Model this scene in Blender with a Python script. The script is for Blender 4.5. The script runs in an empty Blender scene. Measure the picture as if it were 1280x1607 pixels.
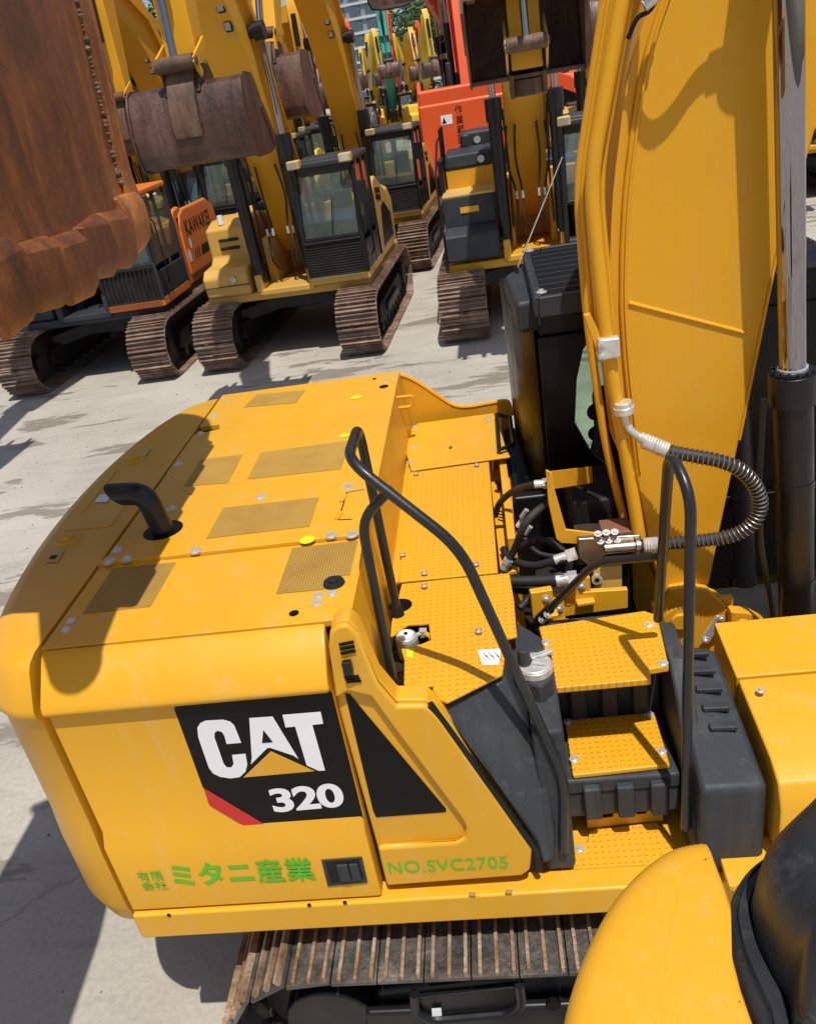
import bpy, bmesh, math, random
from mathutils import Vector, Matrix, noise
V = Vector
R = math.radians
random.seed(11)
sc = bpy.context.scene
COL = sc.collection

# ------------------------------------------------------------------ camera
CAM_R = Matrix(((0.98646815, 0.05254266, -0.1553057),
                (-0.11283419, -0.46967665, -0.87559824),
                (-0.11894972, 0.88127357, -0.45739245)))      # world -> camera (right, down, forward)
F, CX, CY = 1307.0, 640.0, 803.5
CAM = V((0, -3.63, 4.0))
cd = bpy.data.cameras.new('camera')
cam = bpy.data.objects.new('camera', cd)
COL.objects.link(cam)
m = Matrix((CAM_R[0], -CAM_R[1], -CAM_R[2])).transposed().to_4x4()
m.translation = CAM
cam.matrix_world = m
cd.sensor_fit = 'HORIZONTAL'
cd.sensor_width = 36
cd.lens = F / 1280 * 36
cd.clip_start = 0.05
cd.clip_end = 3000
sc.camera = cam

# ------------------------------------------------------------------ light
SUN = V((0.125, -0.325, 0.935)).normalized()
w = bpy.data.worlds.new('World')
sc.world = w
w.use_nodes = True
nt = w.node_tree
sky = nt.nodes.new('ShaderNodeTexSky')
sky.sky_type = 'NISHITA'
sky.sun_disc = False
sky.sun_elevation = math.asin(SUN.z)
sky.sun_rotation = math.atan2(SUN.x, SUN.y)
sky.dust_density = 1.5
bg = nt.nodes['Background']
bg.inputs[1].default_value = 0.10
nt.links.new(sky.outputs[0], bg.inputs[0])
sl = bpy.data.lights.new('sun', 'SUN')
sl.energy = 4.55
sl.angle = R(0.55)
sl.color = (1.0, 0.955, 0.88)
so = bpy.data.objects.new('sun', sl)
COL.objects.link(so)
so.rotation_euler = SUN.to_track_quat('Z', 'Y').to_euler()
sc.view_settings.view_transform = 'Standard'
sc.view_settings.look = 'None'
sc.view_settings.exposure = -0.06
sc.view_settings.gamma = 1.0

# measured points of the place: a sight line met with a real plane
def ray(u, v):
    return CAM_R.transposed() @ V(((u - CX) / F, (v - CY) / F, 1.0))
def PZ(u, v, z):
    d = ray(u, v); return CAM + d * ((z - CAM.z) / d.z)
def PY(u, v, y):
    d = ray(u, v); return CAM + d * ((y - CAM.y) / d.y)
def PX(u, v, x):
    d = ray(u, v); return CAM + d * ((x - CAM.x) / d.x)

# ------------------------------------------------------------------ materials
MATS = {}
def newmat(name):
    mt = bpy.data.materials.new(name)
    mt.use_nodes = True
    MATS[name] = mt
    n = mt.node_tree
    return mt, n, n.nodes['Principled BSDF']
def N(n, t, **kw):
    x = n.nodes.new(t)
    for k, v in kw.items():
        if hasattr(x, k): setattr(x, k, v)
        else: x.inputs[k.replace('_', ' ')].default_value = v
    return x
def ramp(n, stops):
    x = n.nodes.new('ShaderNodeValToRGB')
    e = x.color_ramp.elements
    while len(e) < len(stops): e.new(0.5)
    for i, (p, c) in enumerate(stops):
        e[i].position = p
        e[i].color = (c, c, c, 1) if isinstance(c, (int, float)) else (*c, 1)
    return x
def mix(n, fac, a, b, mode='MIX'):
    x = n.nodes.new('ShaderNodeMix'); x.data_type = 'RGBA'; x.blend_type = mode
    for sock, val in ((x.inputs[0], fac), (x.inputs[6], a), (x.inputs[7], b)):
        if hasattr(val, 'links') or hasattr(val, 'is_output'): n.links.new(val, sock)
        elif isinstance(val, (int, float)): sock.default_value = val
        else: sock.default_value = (*val, 1)
    return x.outputs[2]
def coords(n):
    return n.nodes.new('ShaderNodeTexCoord').outputs['Object']
def noise_tex(n, scale, detail=4, rough=.55, vec=None, dist=0):
    x = n.nodes.new('ShaderNodeTexNoise')
    x.inputs['Scale'].default_value = scale
    x.inputs['Detail'].default_value = detail
    x.inputs['Roughness'].default_value = rough
    x.inputs['Distortion'].default_value = dist
    n.links.new(vec if vec is not None else coords(n), x.inputs['Vector'])
    return x.outputs['Fac']
def bump(n, b, h, strength, dist=.01):
    x = n.nodes.new('ShaderNodeBump')
    x.inputs['Strength'].default_value = strength
    x.inputs['Distance'].default_value = dist
    n.links.new(h, x.inputs['Height'])
    n.links.new(x.outputs[0], b.inputs['Normal'])
def paint(name, c, rough=.38, dirt=.25, dirtc=(.30, .24, .15), coat=.25, bs=.06, fine=2.2, spec=.35, ripple=0, film=0, filmc=(.55, .43, .22)):
    mt, n, b = newmat(name)
    f1 = noise_tex(n, fine, 6, .62)
    r1 = ramp(n, ((.45, 0.0), (.78, 1.0)))
    n.links.new(f1, r1.inputs[0])
    mul = N(n, 'ShaderNodeMath', operation='MULTIPLY'); mul.inputs[1].default_value = dirt
    n.links.new(r1.outputs[0], mul.inputs[0])
    var = noise_tex(n, .9, 3)
    rv = ramp(n, ((.3, .90), (.7, 1.0)))
    n.links.new(var, rv.inputs[0])
    base = mix(n, mul.outputs[0], c, dirtc)
    n.links.new(mix(n, 1.0, base, rv.outputs[0], 'MULTIPLY'), b.inputs['Base Color'])
    rr = ramp(n, ((.3, rough), (.75, min(1, rough + .22))))
    n.links.new(noise_tex(n, 6, 5), rr.inputs[0])
    n.links.new(rr.outputs[0], b.inputs['Roughness'])
    b.inputs['Coat Weight'].default_value = coat
    b.inputs['Coat Roughness'].default_value = .25
    bump(n, b, noise_tex(n, 60, 3), bs, .003)
    b.inputs['Specular IOR Level'].default_value = spec
    if ripple:
        x = n.nodes.new('ShaderNodeBump'); x.inputs['Strength'].default_value = ripple; x.inputs['Distance'].default_value = .03
        n.links.new(noise_tex(n, 2.6, 2, .4), x.inputs['Height'])
        n.links.new(x.outputs[0], b.inputs['Normal'].links[0].from_node.inputs['Normal'])
    if film:      # thin dust film and dried water runs
        mp = N(n, 'ShaderNodeMapping'); mp.inputs['Scale'].default_value = (9, 9, .7)
        n.links.new(coords(n), mp.inputs[0])
        f = noise_tex(n, 1.0, 6, .7, mp.outputs[0]); r_ = ramp(n, ((.52, 0.0), (.75, film))); n.links.new(f, r_.inputs[0])
        g2 = noise_tex(n, 14, 8, .75); r2 = ramp(n, ((.58, 0.0), (.72, film * 1.3))); n.links.new(g2, r2.inputs[0])
        a_ = N(n, 'ShaderNodeMath', operation='ADD'); n.links.new(r_.outputs[0], a_.inputs[0]); n.links.new(r2.outputs[0], a_.inputs[1])
        old = b.inputs['Base Color'].links[0].from_socket
        n.links.new(mix(n, a_.outputs[0], old, filmc), b.inputs['Base Color'])
    return mt
paint('yellow', (.75, .375, .016), .34, .05, coat=.18, ripple=.14, film=.32, filmc=(.60, .42, .16))
paint('boom_yellow', (.75, .36, .008), .42, .07, coat=.12, ripple=.08, film=.24, filmc=(.55, .36, .10))
paint('old_yellow', (.62, .36, .06), .5, .45, (.33, .27, .18))
paint('pale_yellow', (.66, .42, .10), .55, .5, (.42, .33, .2))
paint('bright_yellow', (.75, .50, .03), .45, .2)
paint('orange', (.75, .19, .025), .42, .2)
paint('red_orange', (.80, .10, .018), .42, .12)
paint('teal', (.02, .34, .25), .45, .2)
paint('slate', (.028, .032, .040), .5, .25, (.12, .11, .09), coat=.1)
paint('black_gloss', (.0025, .0025, .003), .24, .02, coat=.0, bs=.01, ripple=.10, spec=.28)
paint('black_paint', (.007, .007, .008), .3, .10, (.08, .07, .055), coat=.15)
paint('rail_black', (.014, .015, .017), .3, .2, (.08, .08, .08), coat=.3, bs=.3)
paint('dark_plastic', (.034, .038, .044), .5, .30, (.09, .088, .085), coat=0, bs=.35, film=.30, filmc=(.13, .125, .12))
paint('rubber', (.008, .008, .009), .6, .2, (.08, .075, .07), coat=0)
paint('dark_steel', (.014, .013, .012), .55, .3, (.14, .11, .08), coat=0)
paint('scuffed_rubber', (.018, .019, .022), .34, .25, (.10, .10, .105), coat=.12, bs=.3, film=.45, filmc=(.16, .16, .16))
paint('white_paint', (.86, .88, .90), .4, .05)
paint('red_paint', (.62, .02, .02), .4, .05)
paint('green_text', (.10, .52, .02), .5, .05)
paint('lime_sticker', (.85, .72, .02), .5, .02)
paint('dark_text', (.004, .004, .004), .3, .02, coat=0, spec=.2)
paint('dark_hose', (.02, .02, .021), .5, .3, (.12, .11, .1), coat=0, bs=.3)
paint('mint_glass', (.50, .74, .58), .12, .25, (.35, .52, .42), coat=.6, bs=0)
paint('dark_gravel', (.20, .175, .14), .9, .5, (.10, .085, .07), coat=0)
paint('cream_light', (.72, .70, .62), .4, .1)
paint('brown_copper', (.22, .09, .05), .5, .4)
paint('grille', (.37, .215, .04), .6, .7, (.26, .13, .03), coat=0, fine=5)
def grille_holes():
    mt = MATS['grille']; n = mt.node_tree; b = n.nodes['Principled BSDF']
    v = N(n, 'ShaderNodeTexVoronoi'); v.inputs['Scale'].default_value = 95; v.inputs['Randomness'].default_value = 0
    n.links.new(coords(n), v.inputs['Vector'])
    r = ramp(n, ((.22, .30), (.40, 1.2))); n.links.new(v.outputs['Distance'], r.inputs[0])
    old = b.inputs['Base Color'].links[0].from_socket
    n.links.new(mix(n, 1.0, old, r.outputs[0], 'MULTIPLY'), b.inputs['Base Color'])
grille_holes()
def tread(name, c, scale=36):
    mt = paint(name, c, .42, .12)
    n = mt.node_tree; b = n.nodes['Principled BSDF']
    v = N(n, 'ShaderNodeTexVoronoi'); v.inputs['Scale'].default_value = scale; v.inputs['Randomness'].default_value = 0
    mp = N(n, 'ShaderNodeMapping'); mp.inputs['Scale'].default_value = (1, 1, 0)
    n.links.new(coords(n), mp.inputs[0]); n.links.new(mp.outputs[0], v.inputs['Vector'])
    r = ramp(n, ((.10, 1.0), (.27, 0.0))); n.links.new(v.outputs['Distance'], r.inputs[0])
    bump(n, b, r.outputs[0], .55, .006)
    d = ramp(n, ((.0, .72), (.2, 1.0))); n.links.new(v.outputs['Distance'], d.inputs[0])
    old = b.inputs['Base Color'].links[0].from_socket
    n.links.new(mix(n, .8, old, d.outputs[0], 'MULTIPLY'), b.inputs['Base Color'])
tread('tread_yellow', (.76, .37, .010))
def metal(name, c, rough, sc_=20, var=.3):
    mt, n, b = newmat(name)
    f = noise_tex(n, sc_, 5)
    r = ramp(n, ((.3, tuple(x * (1 - var) for x in c)), (.7, c)))
    n.links.new(f, r.inputs[0]); n.links.new(r.outputs[0], b.inputs['Base Color'])
    b.inputs['Metallic'].default_value = 1; b.inputs['Roughness'].default_value = rough
    return mt
metal('chrome', (.34, .32, .35), .025, 1, .02)
metal('zinc', (.78, .76, .72), .38, 30, .25)
MATS['zinc'].node_tree.nodes['Principled BSDF'].inputs['Metallic'].default_value = .55
metal('worn_steel', (.50, .46, .42), .38, 12, .4)
def rust(name, a, b_, c, scale=1.6, rough=.75, met=0, streak=True):
    mt, n, b = newmat(name)
    co = coords(n)
    mp = N(n, 'ShaderNodeMapping'); mp.inputs['Scale'].default_value = (1, 1, .28 if streak else 1)
    n.links.new(co, mp.inputs[0])
    f = noise_tex(n, scale, 8, .65, mp.outputs[0], .6)
    r = ramp(n, ((.32, a), (.5, b_), (.68, c))); n.links.new(f, r.inputs[0])
    f2 = noise_tex(n, scale * 9, 6, .7, co)
    r2 = ramp(n, ((.35, .62), (.65, 1.0))); n.links.new(f2, r2.inputs[0])
    n.links.new(mix(n, 1.0, r.outputs[0], r2.outputs[0], 'MULTIPLY'), b.inputs['Base Color'])
    b.inputs['Roughness'].default_value = rough
    b.inputs['Metallic'].default_value = met
    rr = ramp(n, ((.3, rough - .25), (.6, rough))); n.links.new(f2, rr.inputs[0]); n.links.new(rr.outputs[0], b.inputs['Roughness'])
    bump(n, b, f2, .5, .01)
    return mt
rust('rust_orange', (.07, .022, .007), (.30, .092, .016), (.60, .23, .055), 2.6, .55)
rust('rust_dark', (.035, .016, .010), (.10, .045, .030), (.21, .115, .085), 2.2, .55)
rust('rust_brown', (.05, .028, .018), (.17, .095, .055), (.34, .2, .11), 2.5)
rust('track_rust', (.13, .075, .05), (.27, .165, .115), (.44, .32, .24), 3.0, .7, streak=False)
rust('track_steel', (.05, .047, .045), (.12, .11, .10), (.27, .25, .23), 5.0, .5, .3, streak=False)
rust('grouser_steel', (.16, .09, .05), (.42, .27, .16), (.60, .50, .40), 6.0, .45, .3, streak=False)
rust('weld', (.05, .03, .02), (.12, .09, .06), (.35, .28, .2), 30, .6, streak=False)
def glass(name, c, rough=.04, trans=.25):
    mt, n, b = newmat(name)
    f = noise_tex(n, 1.5, 4); r = ramp(n, ((.3, tuple(x * .5 for x in c)), (.7, c))); n.links.new(f, r.inputs[0])
    n.links.new(r.outputs[0], b.inputs['Base Color'])
    b.inputs['Roughness'].default_value = rough
    b.inputs['IOR'].default_value = 1.5
    b.inputs['Transmission Weight'].default_value = trans
    b.inputs['Coat Weight'].default_value = .6
    return mt
glass('cab_glass', (.55, .68, .62), .03, .88)
glass('green_glass', (.80, .97, .86), .0, 1.0)
MATS['green_glass'].node_tree.nodes['Principled BSDF'].inputs['IOR'].default_value = 1.1
MATS['green_glass'].node_tree.nodes['Principled BSDF'].inputs['Coat Weight'].default_value = .0
glass('lamp_glass', (.7, .7, .68), .1, .3)
glass('tower_glass', (.10, .14, .19), .12, 0)

def concrete():
    mt, n, b = newmat('concrete')
    co = coords(n)
    f = noise_tex(n, .35, 8, .62, co)
    r = ramp(n, ((.3, (.34, .31, .26)), (.55, (.44, .405, .345)), (.75, (.51, .475, .41)))); n.links.new(f, r.inputs[0])
    mp = N(n, 'ShaderNodeMapping'); mp.inputs['Rotation'].default_value = (0, 0, R(25)); mp.inputs['Scale'].default_value = (.35, 1.5, 1)
    n.links.new(co, mp.inputs[0])
    f2 = noise_tex(n, 2.2, 8, .68, mp.outputs[0], .5)
    r2 = ramp(n, ((.30, .80), (.50, 1.0))); n.links.new(f2, r2.inputs[0])
    c1 = mix(n, 1.0, r.outputs[0], r2.outputs[0], 'MULTIPLY')
    # damp patches, streaked roughly along the row of machines
    mp3 = N(n, 'ShaderNodeMapping'); mp3.inputs['Rotation'].default_value = (0, 0, R(-14)); mp3.inputs['Scale'].default_value = (.33, 1.25, 1)
    mp3.inputs['Location'].default_value = (.3, 2.2, 0)
    n.links.new(co, mp3.inputs[0])
    f3 = noise_tex(n, 1.05, 7, .66, mp3.outputs[0], .3)
    r3 = ramp(n, ((.565, 0.0), (.585, .6))); n.links.new(f3, r3.inputs[0])
    c2 = mix(n, r3.outputs[0], c1, (.15, .12, .085))
    # fine grit
    f4 = noise_tex(n, 28, 6, .7, co); r4 = ramp(n, ((.3, .82), (.6, 1.04))); n.links.new(f4, r4.inputs[0])
    c3 = mix(n, 1.0, c2, r4.outputs[0], 'MULTIPLY')
    # hairline cracks
    v = N(n, 'ShaderNodeTexVoronoi', feature='DISTANCE_TO_EDGE'); v.inputs['Scale'].default_value = .28
    vv = noise_tex(n, 1.5, 6, .6, co)
    add = N(n, 'ShaderNodeVectorMath', operation='MULTIPLY_ADD'); add.inputs[1].default_value = (3.2, 3.2, 0)
    n.links.new(vv, add.inputs[0]); n.links.new(co, add.inputs[2]); n.links.new(add.outputs[0], v.inputs['Vector'])
    r5 = ramp(n, ((.0, .6), (.003, 1.0))); n.links.new(v.outputs['Distance'], r5.inputs[0])
    c4 = mix(n, .7, c3, r5.outputs[0], 'MULTIPLY')
    n.links.new(c4, b.inputs['Base Color'])
    rr = ramp(n, ((0, .85), (.5, .45))); n.links.new(r3.outputs[0], rr.inputs[0]); n.links.new(rr.outputs[0], b.inputs['Roughness'])
    bump(n, b, f4, .35, .012)
concrete()
def tower_mat(name, c):
    mt, n, b = newmat(name)
    f = noise_tex(n, .06, 5); r = ramp(n, ((.3, tuple(x * .85 for x in c)), (.7, c))); n.links.new(f, r.inputs[0])
    n.links.new(r.outputs[0], b.inputs['Base Color']); b.inputs['Roughness'].default_value = .8
tower_mat('tower_grey', (.30, .33, .37)); tower_mat('tower_pale', (.62, .65, .68))
def leaf_mat():
    mt, n, b = newmat('leaves')
    f = noise_tex(n, .5, 4); r = ramp(n, ((.3, (.02, .05, .012)), (.7, (.09, .16, .03)))); n.links.new(f, r.inputs[0])
    n.links.new(r.outputs[0], b.inputs['Base Color']); b.inputs['Roughness'].default_value = .6
leaf_mat()
rust('bark', (.03, .02, .015), (.07, .05, .03), (.12, .09, .06), 3)

# ------------------------------------------------------------------ mesh helpers
def frame_for(d):
    d = d.normalized()
    a = V((0, 0, 1)) if abs(d.z) < .9 else V((0, 1, 0))
    x = d.cross(a).normalized()
    return x, d.cross(x).normalized()
def fillet(pts, r, seg=5):
    pts = [V(p) for p in pts]
    out = [pts[0]]
    for i in range(1, len(pts) - 1):
        a, b, c = pts[i - 1], pts[i], pts[i + 1]
        u, v = (a - b), (c - b)
        rr = min(r, u.length * .48, v.length * .48)
        p, q = b + u.normalized() * rr, b + v.normalized() * rr
        for k in range(seg + 1):
            t = k / seg
            out.append((1 - t) ** 2 * p + 2 * t * (1 - t) * b + t * t * q)
    out.append(pts[-1])
    return out
def spline(pts, per=8):
    pts = [V(p) for p in pts]
    P = [pts[0] * 2 - pts[1]] + pts + [pts[-1] * 2 - pts[-2]]
    out = []
    for i in range(1, len(P) - 2):
        for k in range(per):
            t = k / per
            a, b, c, d = P[i - 1], P[i], P[i + 1], P[i + 2]
            out.append(.5 * ((2 * b) + (c - a) * t + (2 * a - 5 * b + 4 * c - d) * t * t + (3 * b - a - 3 * c + d) * t ** 3))
    out.append(pts[-1])
    return out
class MB:
    def __init__(s): s.v = []; s.f = []
    def add(s, vs, fs):
        o = len(s.v); s.v += [V(x) for x in vs]; s.f += [[i + o for i in f] for f in fs]; return s
    def box(s, c, d, rz=0, M=None):
        c = V(c); h = V(d) / 2
        vs = [V((x * h.x, y * h.y, z * h.z)) for x in (-1, 1) for y in (-1, 1) for z in (-1, 1)]
        if rz: vs = [Matrix.Rotation(rz, 3, 'Z') @ p for p in vs]
        if M is not None: vs = [M @ p for p in vs]
        return s.add([p + c for p in vs], [(0, 1, 3, 2), (4, 6, 7, 5), (0, 4, 5, 1), (2, 3, 7, 6), (0, 2, 6, 4), (1, 5, 7, 3)])
    def bb(s, a, b):
        a, b = V(a), V(b); return s.box((a + b) / 2, [abs(x) for x in (b - a)])
    def prism(s, poly, ext):
        poly = [V(p) for p in poly]; ext = V(ext); n = len(poly)
        return s.add(poly + [p + ext for p in poly], [list(range(n))[::-1], list(range(n, 2 * n))] + [(i, (i + 1) % n, n + (i + 1) % n, n + i) for i in range(n)])
    def yz(s, poly, x0, x1):        # polygon of (y, z) extruded along x
        return s.prism([(x0, y, z) for y, z in poly], (x1 - x0, 0, 0))
    def xz(s, poly, y0, y1):
        return s.prism([(x, y0, z) for x, z in poly], (0, y1 - y0, 0))
    def xy(s, poly, z0, z1):
        return s.prism([(x, y, z0) for x, y in poly], (0, 0, z1 - z0))
    def tube(s, path, r, n=10, cap=True):
        path = [V(p) for p in path]; rs = r if isinstance(r, (list, tuple)) else [r] * len(path)
        vs, fs = [], []; x = None
        for i, p in enumerate(path):
            d = (path[min(i + 1, len(path) - 1)] - path[max(i - 1, 0)]).normalized()
            if x is None: x, y = frame_for(d)
            else:
                x = (x - d * x.dot(d)).normalized(); y = d.cross(x)
            for k in range(n):
                a = 2 * math.pi * k / n; vs.append(p + (x * math.cos(a) + y * math.sin(a)) * rs[i])
        for i in range(len(path) - 1):
            for k in range(n):
                fs.append((i * n + k, i * n + (k + 1) % n, (i + 1) * n + (k + 1) % n, (i + 1) * n + k))
        if cap: fs += [list(range(n))[::-1], list(range((len(path) - 1) * n, len(path) * n))]
        return s.add(vs, fs)
    def cyl(s, a, b, r, r2=None, n=16): return s.tube([a, b], [r, r if r2 is None else r2], n)
    def rings(s, rs, closed=True, cap=True):   # loft through rings of equal length
        n = len(rs[0]); vs = [p for r in rs for p in r]; fs = []
        for i in range(len(rs) - 1):
            for k in range(n if closed else n - 1):
                fs.append((i * n + k, i * n + (k + 1) % n, (i + 1) * n + (k + 1) % n, (i + 1) * n + k))
        if cap: fs += [list(range(n))[::-1], list(range((len(rs) - 1) * n, len(rs) * n))]
        return s.add(vs, fs)
    def bolt(s, p, nrm=(0, 0, 1), r=.014):
        p = V(p); nrm = V(nrm).normalized()
        s.cyl(p - nrm * .002, p + nrm * .003, r * 1.35, n=12)
        return s.cyl(p, p + nrm * r * .8, r * .8, r * .65, n=6)
    def xf(s, M): s.v = [M @ p for p in s.v]; return s
    def build(s, name, mat, parent=None, bevel=0, seg=2, smooth=35, sub=0):
        me = bpy.data.meshes.new(name)
        me.from_pydata(s.v, [], s.f)
        bm = bmesh.new(); bm.from_mesh(me); bmesh.ops.recalc_face_normals(bm, faces=bm.faces); bm.to_mesh(me); bm.free()
        me.materials.append(MATS[mat])
        for p in me.polygons: p.use_smooth = True
        me.set_sharp_from_angle(angle=R(smooth))
        o = bpy.data.objects.new(name, me); COL.objects.link(o)
        if parent is not None: o.parent = parent
        if bevel:
            b = o.modifiers.new('bevel', 'BEVEL'); b.width = bevel; b.segments = seg; b.limit_method = 'ANGLE'; b.angle_limit = R(38); b.harden_normals = True
        if sub:
            q = o.modifiers.new('sub', 'SUBSURF'); q.levels = q.render_levels = sub
        return o
def thing(name, label, cat, loc=(0, 0, 0), rz=0, group=None):
    o = bpy.data.objects.new(name, None); COL.objects.link(o)
    o.empty_display_size = .2
    o.location = loc; o.rotation_euler = (0, 0, rz)
    o['label'] = label; o['category'] = cat
    if group: o['group'] = group
    return o
def structure(name, mb, mat, **k):
    o = mb.build(name, mat, None, **k); o['kind'] = 'structure'; return o
def copy_tree(o, parent=None):
    c = o.copy(); COL.objects.link(c); c.parent = parent
    for ch in list(o.children): copy_tree(ch, c)
    return c
def writing(name, s, mat, parent, origin, xdir, updir, width, height=None, bold=0.0, spacing=1.0, label=None):
    cu = bpy.data.curves.new(name, 'FONT'); cu.body = s; cu.size = 1; cu.extrude = 0.0; cu.offset = bold; cu.space_character = spacing
    t = bpy.data.objects.new(name + '_tmp', cu); COL.objects.link(t)
    dg = bpy.context.evaluated_depsgraph_get()
    me = bpy.data.meshes.new_from_object(t.evaluated_get(dg))
    bpy.data.objects.remove(t); me.name = name
    xs = [v.co.x for v in me.vertices]; ys = [v.co.y for v in me.vertices]
    sx = width / (max(xs) - min(xs)); sy = (height / (max(ys) - min(ys))) if height else sx
    xd, ud, og = V(xdir).normalized(), V(updir).normalized(), V(origin)
    for v in me.vertices: v.co = og + xd * ((v.co.x - min(xs)) * sx) + ud * ((v.co.y - min(ys)) * sy)
    me.materials.clear(); me.materials.append(MATS[mat])
    o = bpy.data.objects.new(name, me); COL.objects.link(o); o.parent = parent
    return o
def flat(name, pts, mat, parent):     # one flat sticker polygon
    return MB().add(pts, [list(range(len(pts)))]).build(name, mat, parent)

# ------------------------------------------------------------------ ground
g = MB(); g.add([(-900, -60, 0), (900, -60, 0), (900, 2500, 0), (-900, 2500, 0)], [(0, 1, 2, 3)])
structure('ground', g, 'concrete')

# ------------------------------------------------------------------ track belt
def track_path(l0, l1, h, zc=None, r0=None, r1=None):
    # closed loop in (y,z): l0 front centre y, l1 rear centre y
    r0 = r0 or h / 2; r1 = r1 or h / 2
    pts = []
    for k in range(13):
        a = math.pi / 2 + math.pi * k / 12
        pts.append((l0 + r0 * math.cos(a), r0 + .02 + r0 * math.sin(a)))
    for k in range(13):
        a = -math.pi / 2 + math.pi * k / 12
        pts.append((l1 + r1 * math.cos(a), r1 + .02 + r1 * math.sin(a)))
    return pts
def resample(pts, step):
    loop = pts + [pts[0]]
    seg = [((loop[i + 1][0] - loop[i][0]) ** 2 + (loop[i + 1][1] - loop[i][1]) ** 2) ** .5 for i in range(len(pts))]
    tot = sum(seg); n = int(round(tot / step)); st = tot / n; out = []
    i = 0; acc = 0
    for k in range(n):
        d = k * st
        while acc + seg[i] < d and i < len(seg) - 1: acc += seg[i]; i += 1
        t = (d - acc) / seg[i]; a, b = loop[i], loop[i + 1]
        tx, tz = (b[0] - a[0]) / seg[i], (b[1] - a[1]) / seg[i]
        out.append((a[0] + (b[0] - a[0]) * t, a[1] + (b[1] - a[1]) * t, tx, tz))
    return out, st

# ------------------------------------------------------------------ the yard excavators
# local frame: machine faces -Y, its cab side is +X, origin on the ground under the slew ring
def bucket_parts(root, pin, width, flip, mat, name='bucket', teeth=5, s=1.0):
    q = -1 if flip else 1       # flip: bucket curled right over, mouth to the front, lip up
    def T(f, z): return (pin[1] - q * f * s, pin[2] + q * z * s)
    outer = [(-.14, .10), (.26, .12), (.42, .06), (.52, -.10), (.60, -.40), (.62, -.78), (.54, -.96), (.30, -1.02), (-.30, -1.02), (-.62, -.97)]
    inner = [(-.62, -.93), (-.30, -.97), (.28, -.97), (.50, -.91), (.57, -.76), (.55, -.40), (.47, -.12), (.38, .02), (.25, .07), (-.14, .05)]
    hw = width / 2
    mb = MB(); mb.yz([T(*p) for p in outer + inner], pin[0] - hw, pin[0] + hw)
    o = mb.build(name, mat, root, bevel=.01)
    side = [(-.14, .13), (.28, .15), (.45, .08), (.55, -.09), (.63, -.40), (.65, -.79), (.56, -.99), (.31, -1.05), (-.30, -1.05), (-.60, -1.0), (-.66, -.80), (-.40, -.35), (-.28, -.05)]
    for sx in (-1, 1):
        x = pin[0] + sx * (hw + .012)
        sp = MB(); sp.yz([T(*p) for p in side], x - .014, x + .014)
        sp.build('side_plate', mat, o, bevel=.006)
        x = pin[0] + sx * (hw + .03)
        rb = MB(); rb.yz([T(*p) for p in [(-.60, -.98), (-.70, -.80), (-.36, -.30), (-.24, -.36), (-.52, -.86)]], x - .01, x + .01)
        rb.build('side_cutter', mat, o, bevel=.004)
    rb = MB(); rb.yz([T(*p) for p in [(.50, -.87), (.20, -1.0), (-.3, -1.02), (-.3, -.99), (.2, -.97), (.48, -.84)]], pin[0] - hw * .96, pin[0] + hw * .96)
    rb.build('wear_plate', mat, o, bevel=.004)
    for sx in (-1, 1):
        x = pin[0] + sx * .2
        er = MB(); er.yz([T(*p) for p in [(-.2, .05), (-.12, .32), (.02, .36), (.30, .34), (.42, .22), (.50, -.02), (.3, .0)]], x - .025, x + .025)
        er.build('ear', mat, o, bevel=.008)
    lp = MB(); lp.yz([T(*p) for p in [(.02, .34), (.34, .36), (.50, .16), (.63, -.10), (.69, -.42), (.66, -.62), (.58, -.40), (.50, -.05), (.36, .10), (.0, .12)]], pin[0] - .17, pin[0] + .17)
    lp.build('mount_plate', mat if mat != 'rust_dark' else 'rust_brown', o, bevel=.012)
    for k in range(teeth):
        x = pin[0] - hw + .09 + (width - .18) * k / (teeth - 1)
        t = MB(); a = T(-.50, -1.0); b = T(-.50, -.9); c = T(-.84, -.93)
        t.add([(x - .05, *a), (x + .05, *a), (x + .05, *b), (x - .05, *b), (x - .03, *c), (x + .03, *c)], [(0, 1, 2, 3), (0, 4, 5, 1), (3, 2, 5, 4), (0, 3, 4), (1, 5, 2)])
        t.build('tooth', mat, o, bevel=.006)
    return o
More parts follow.
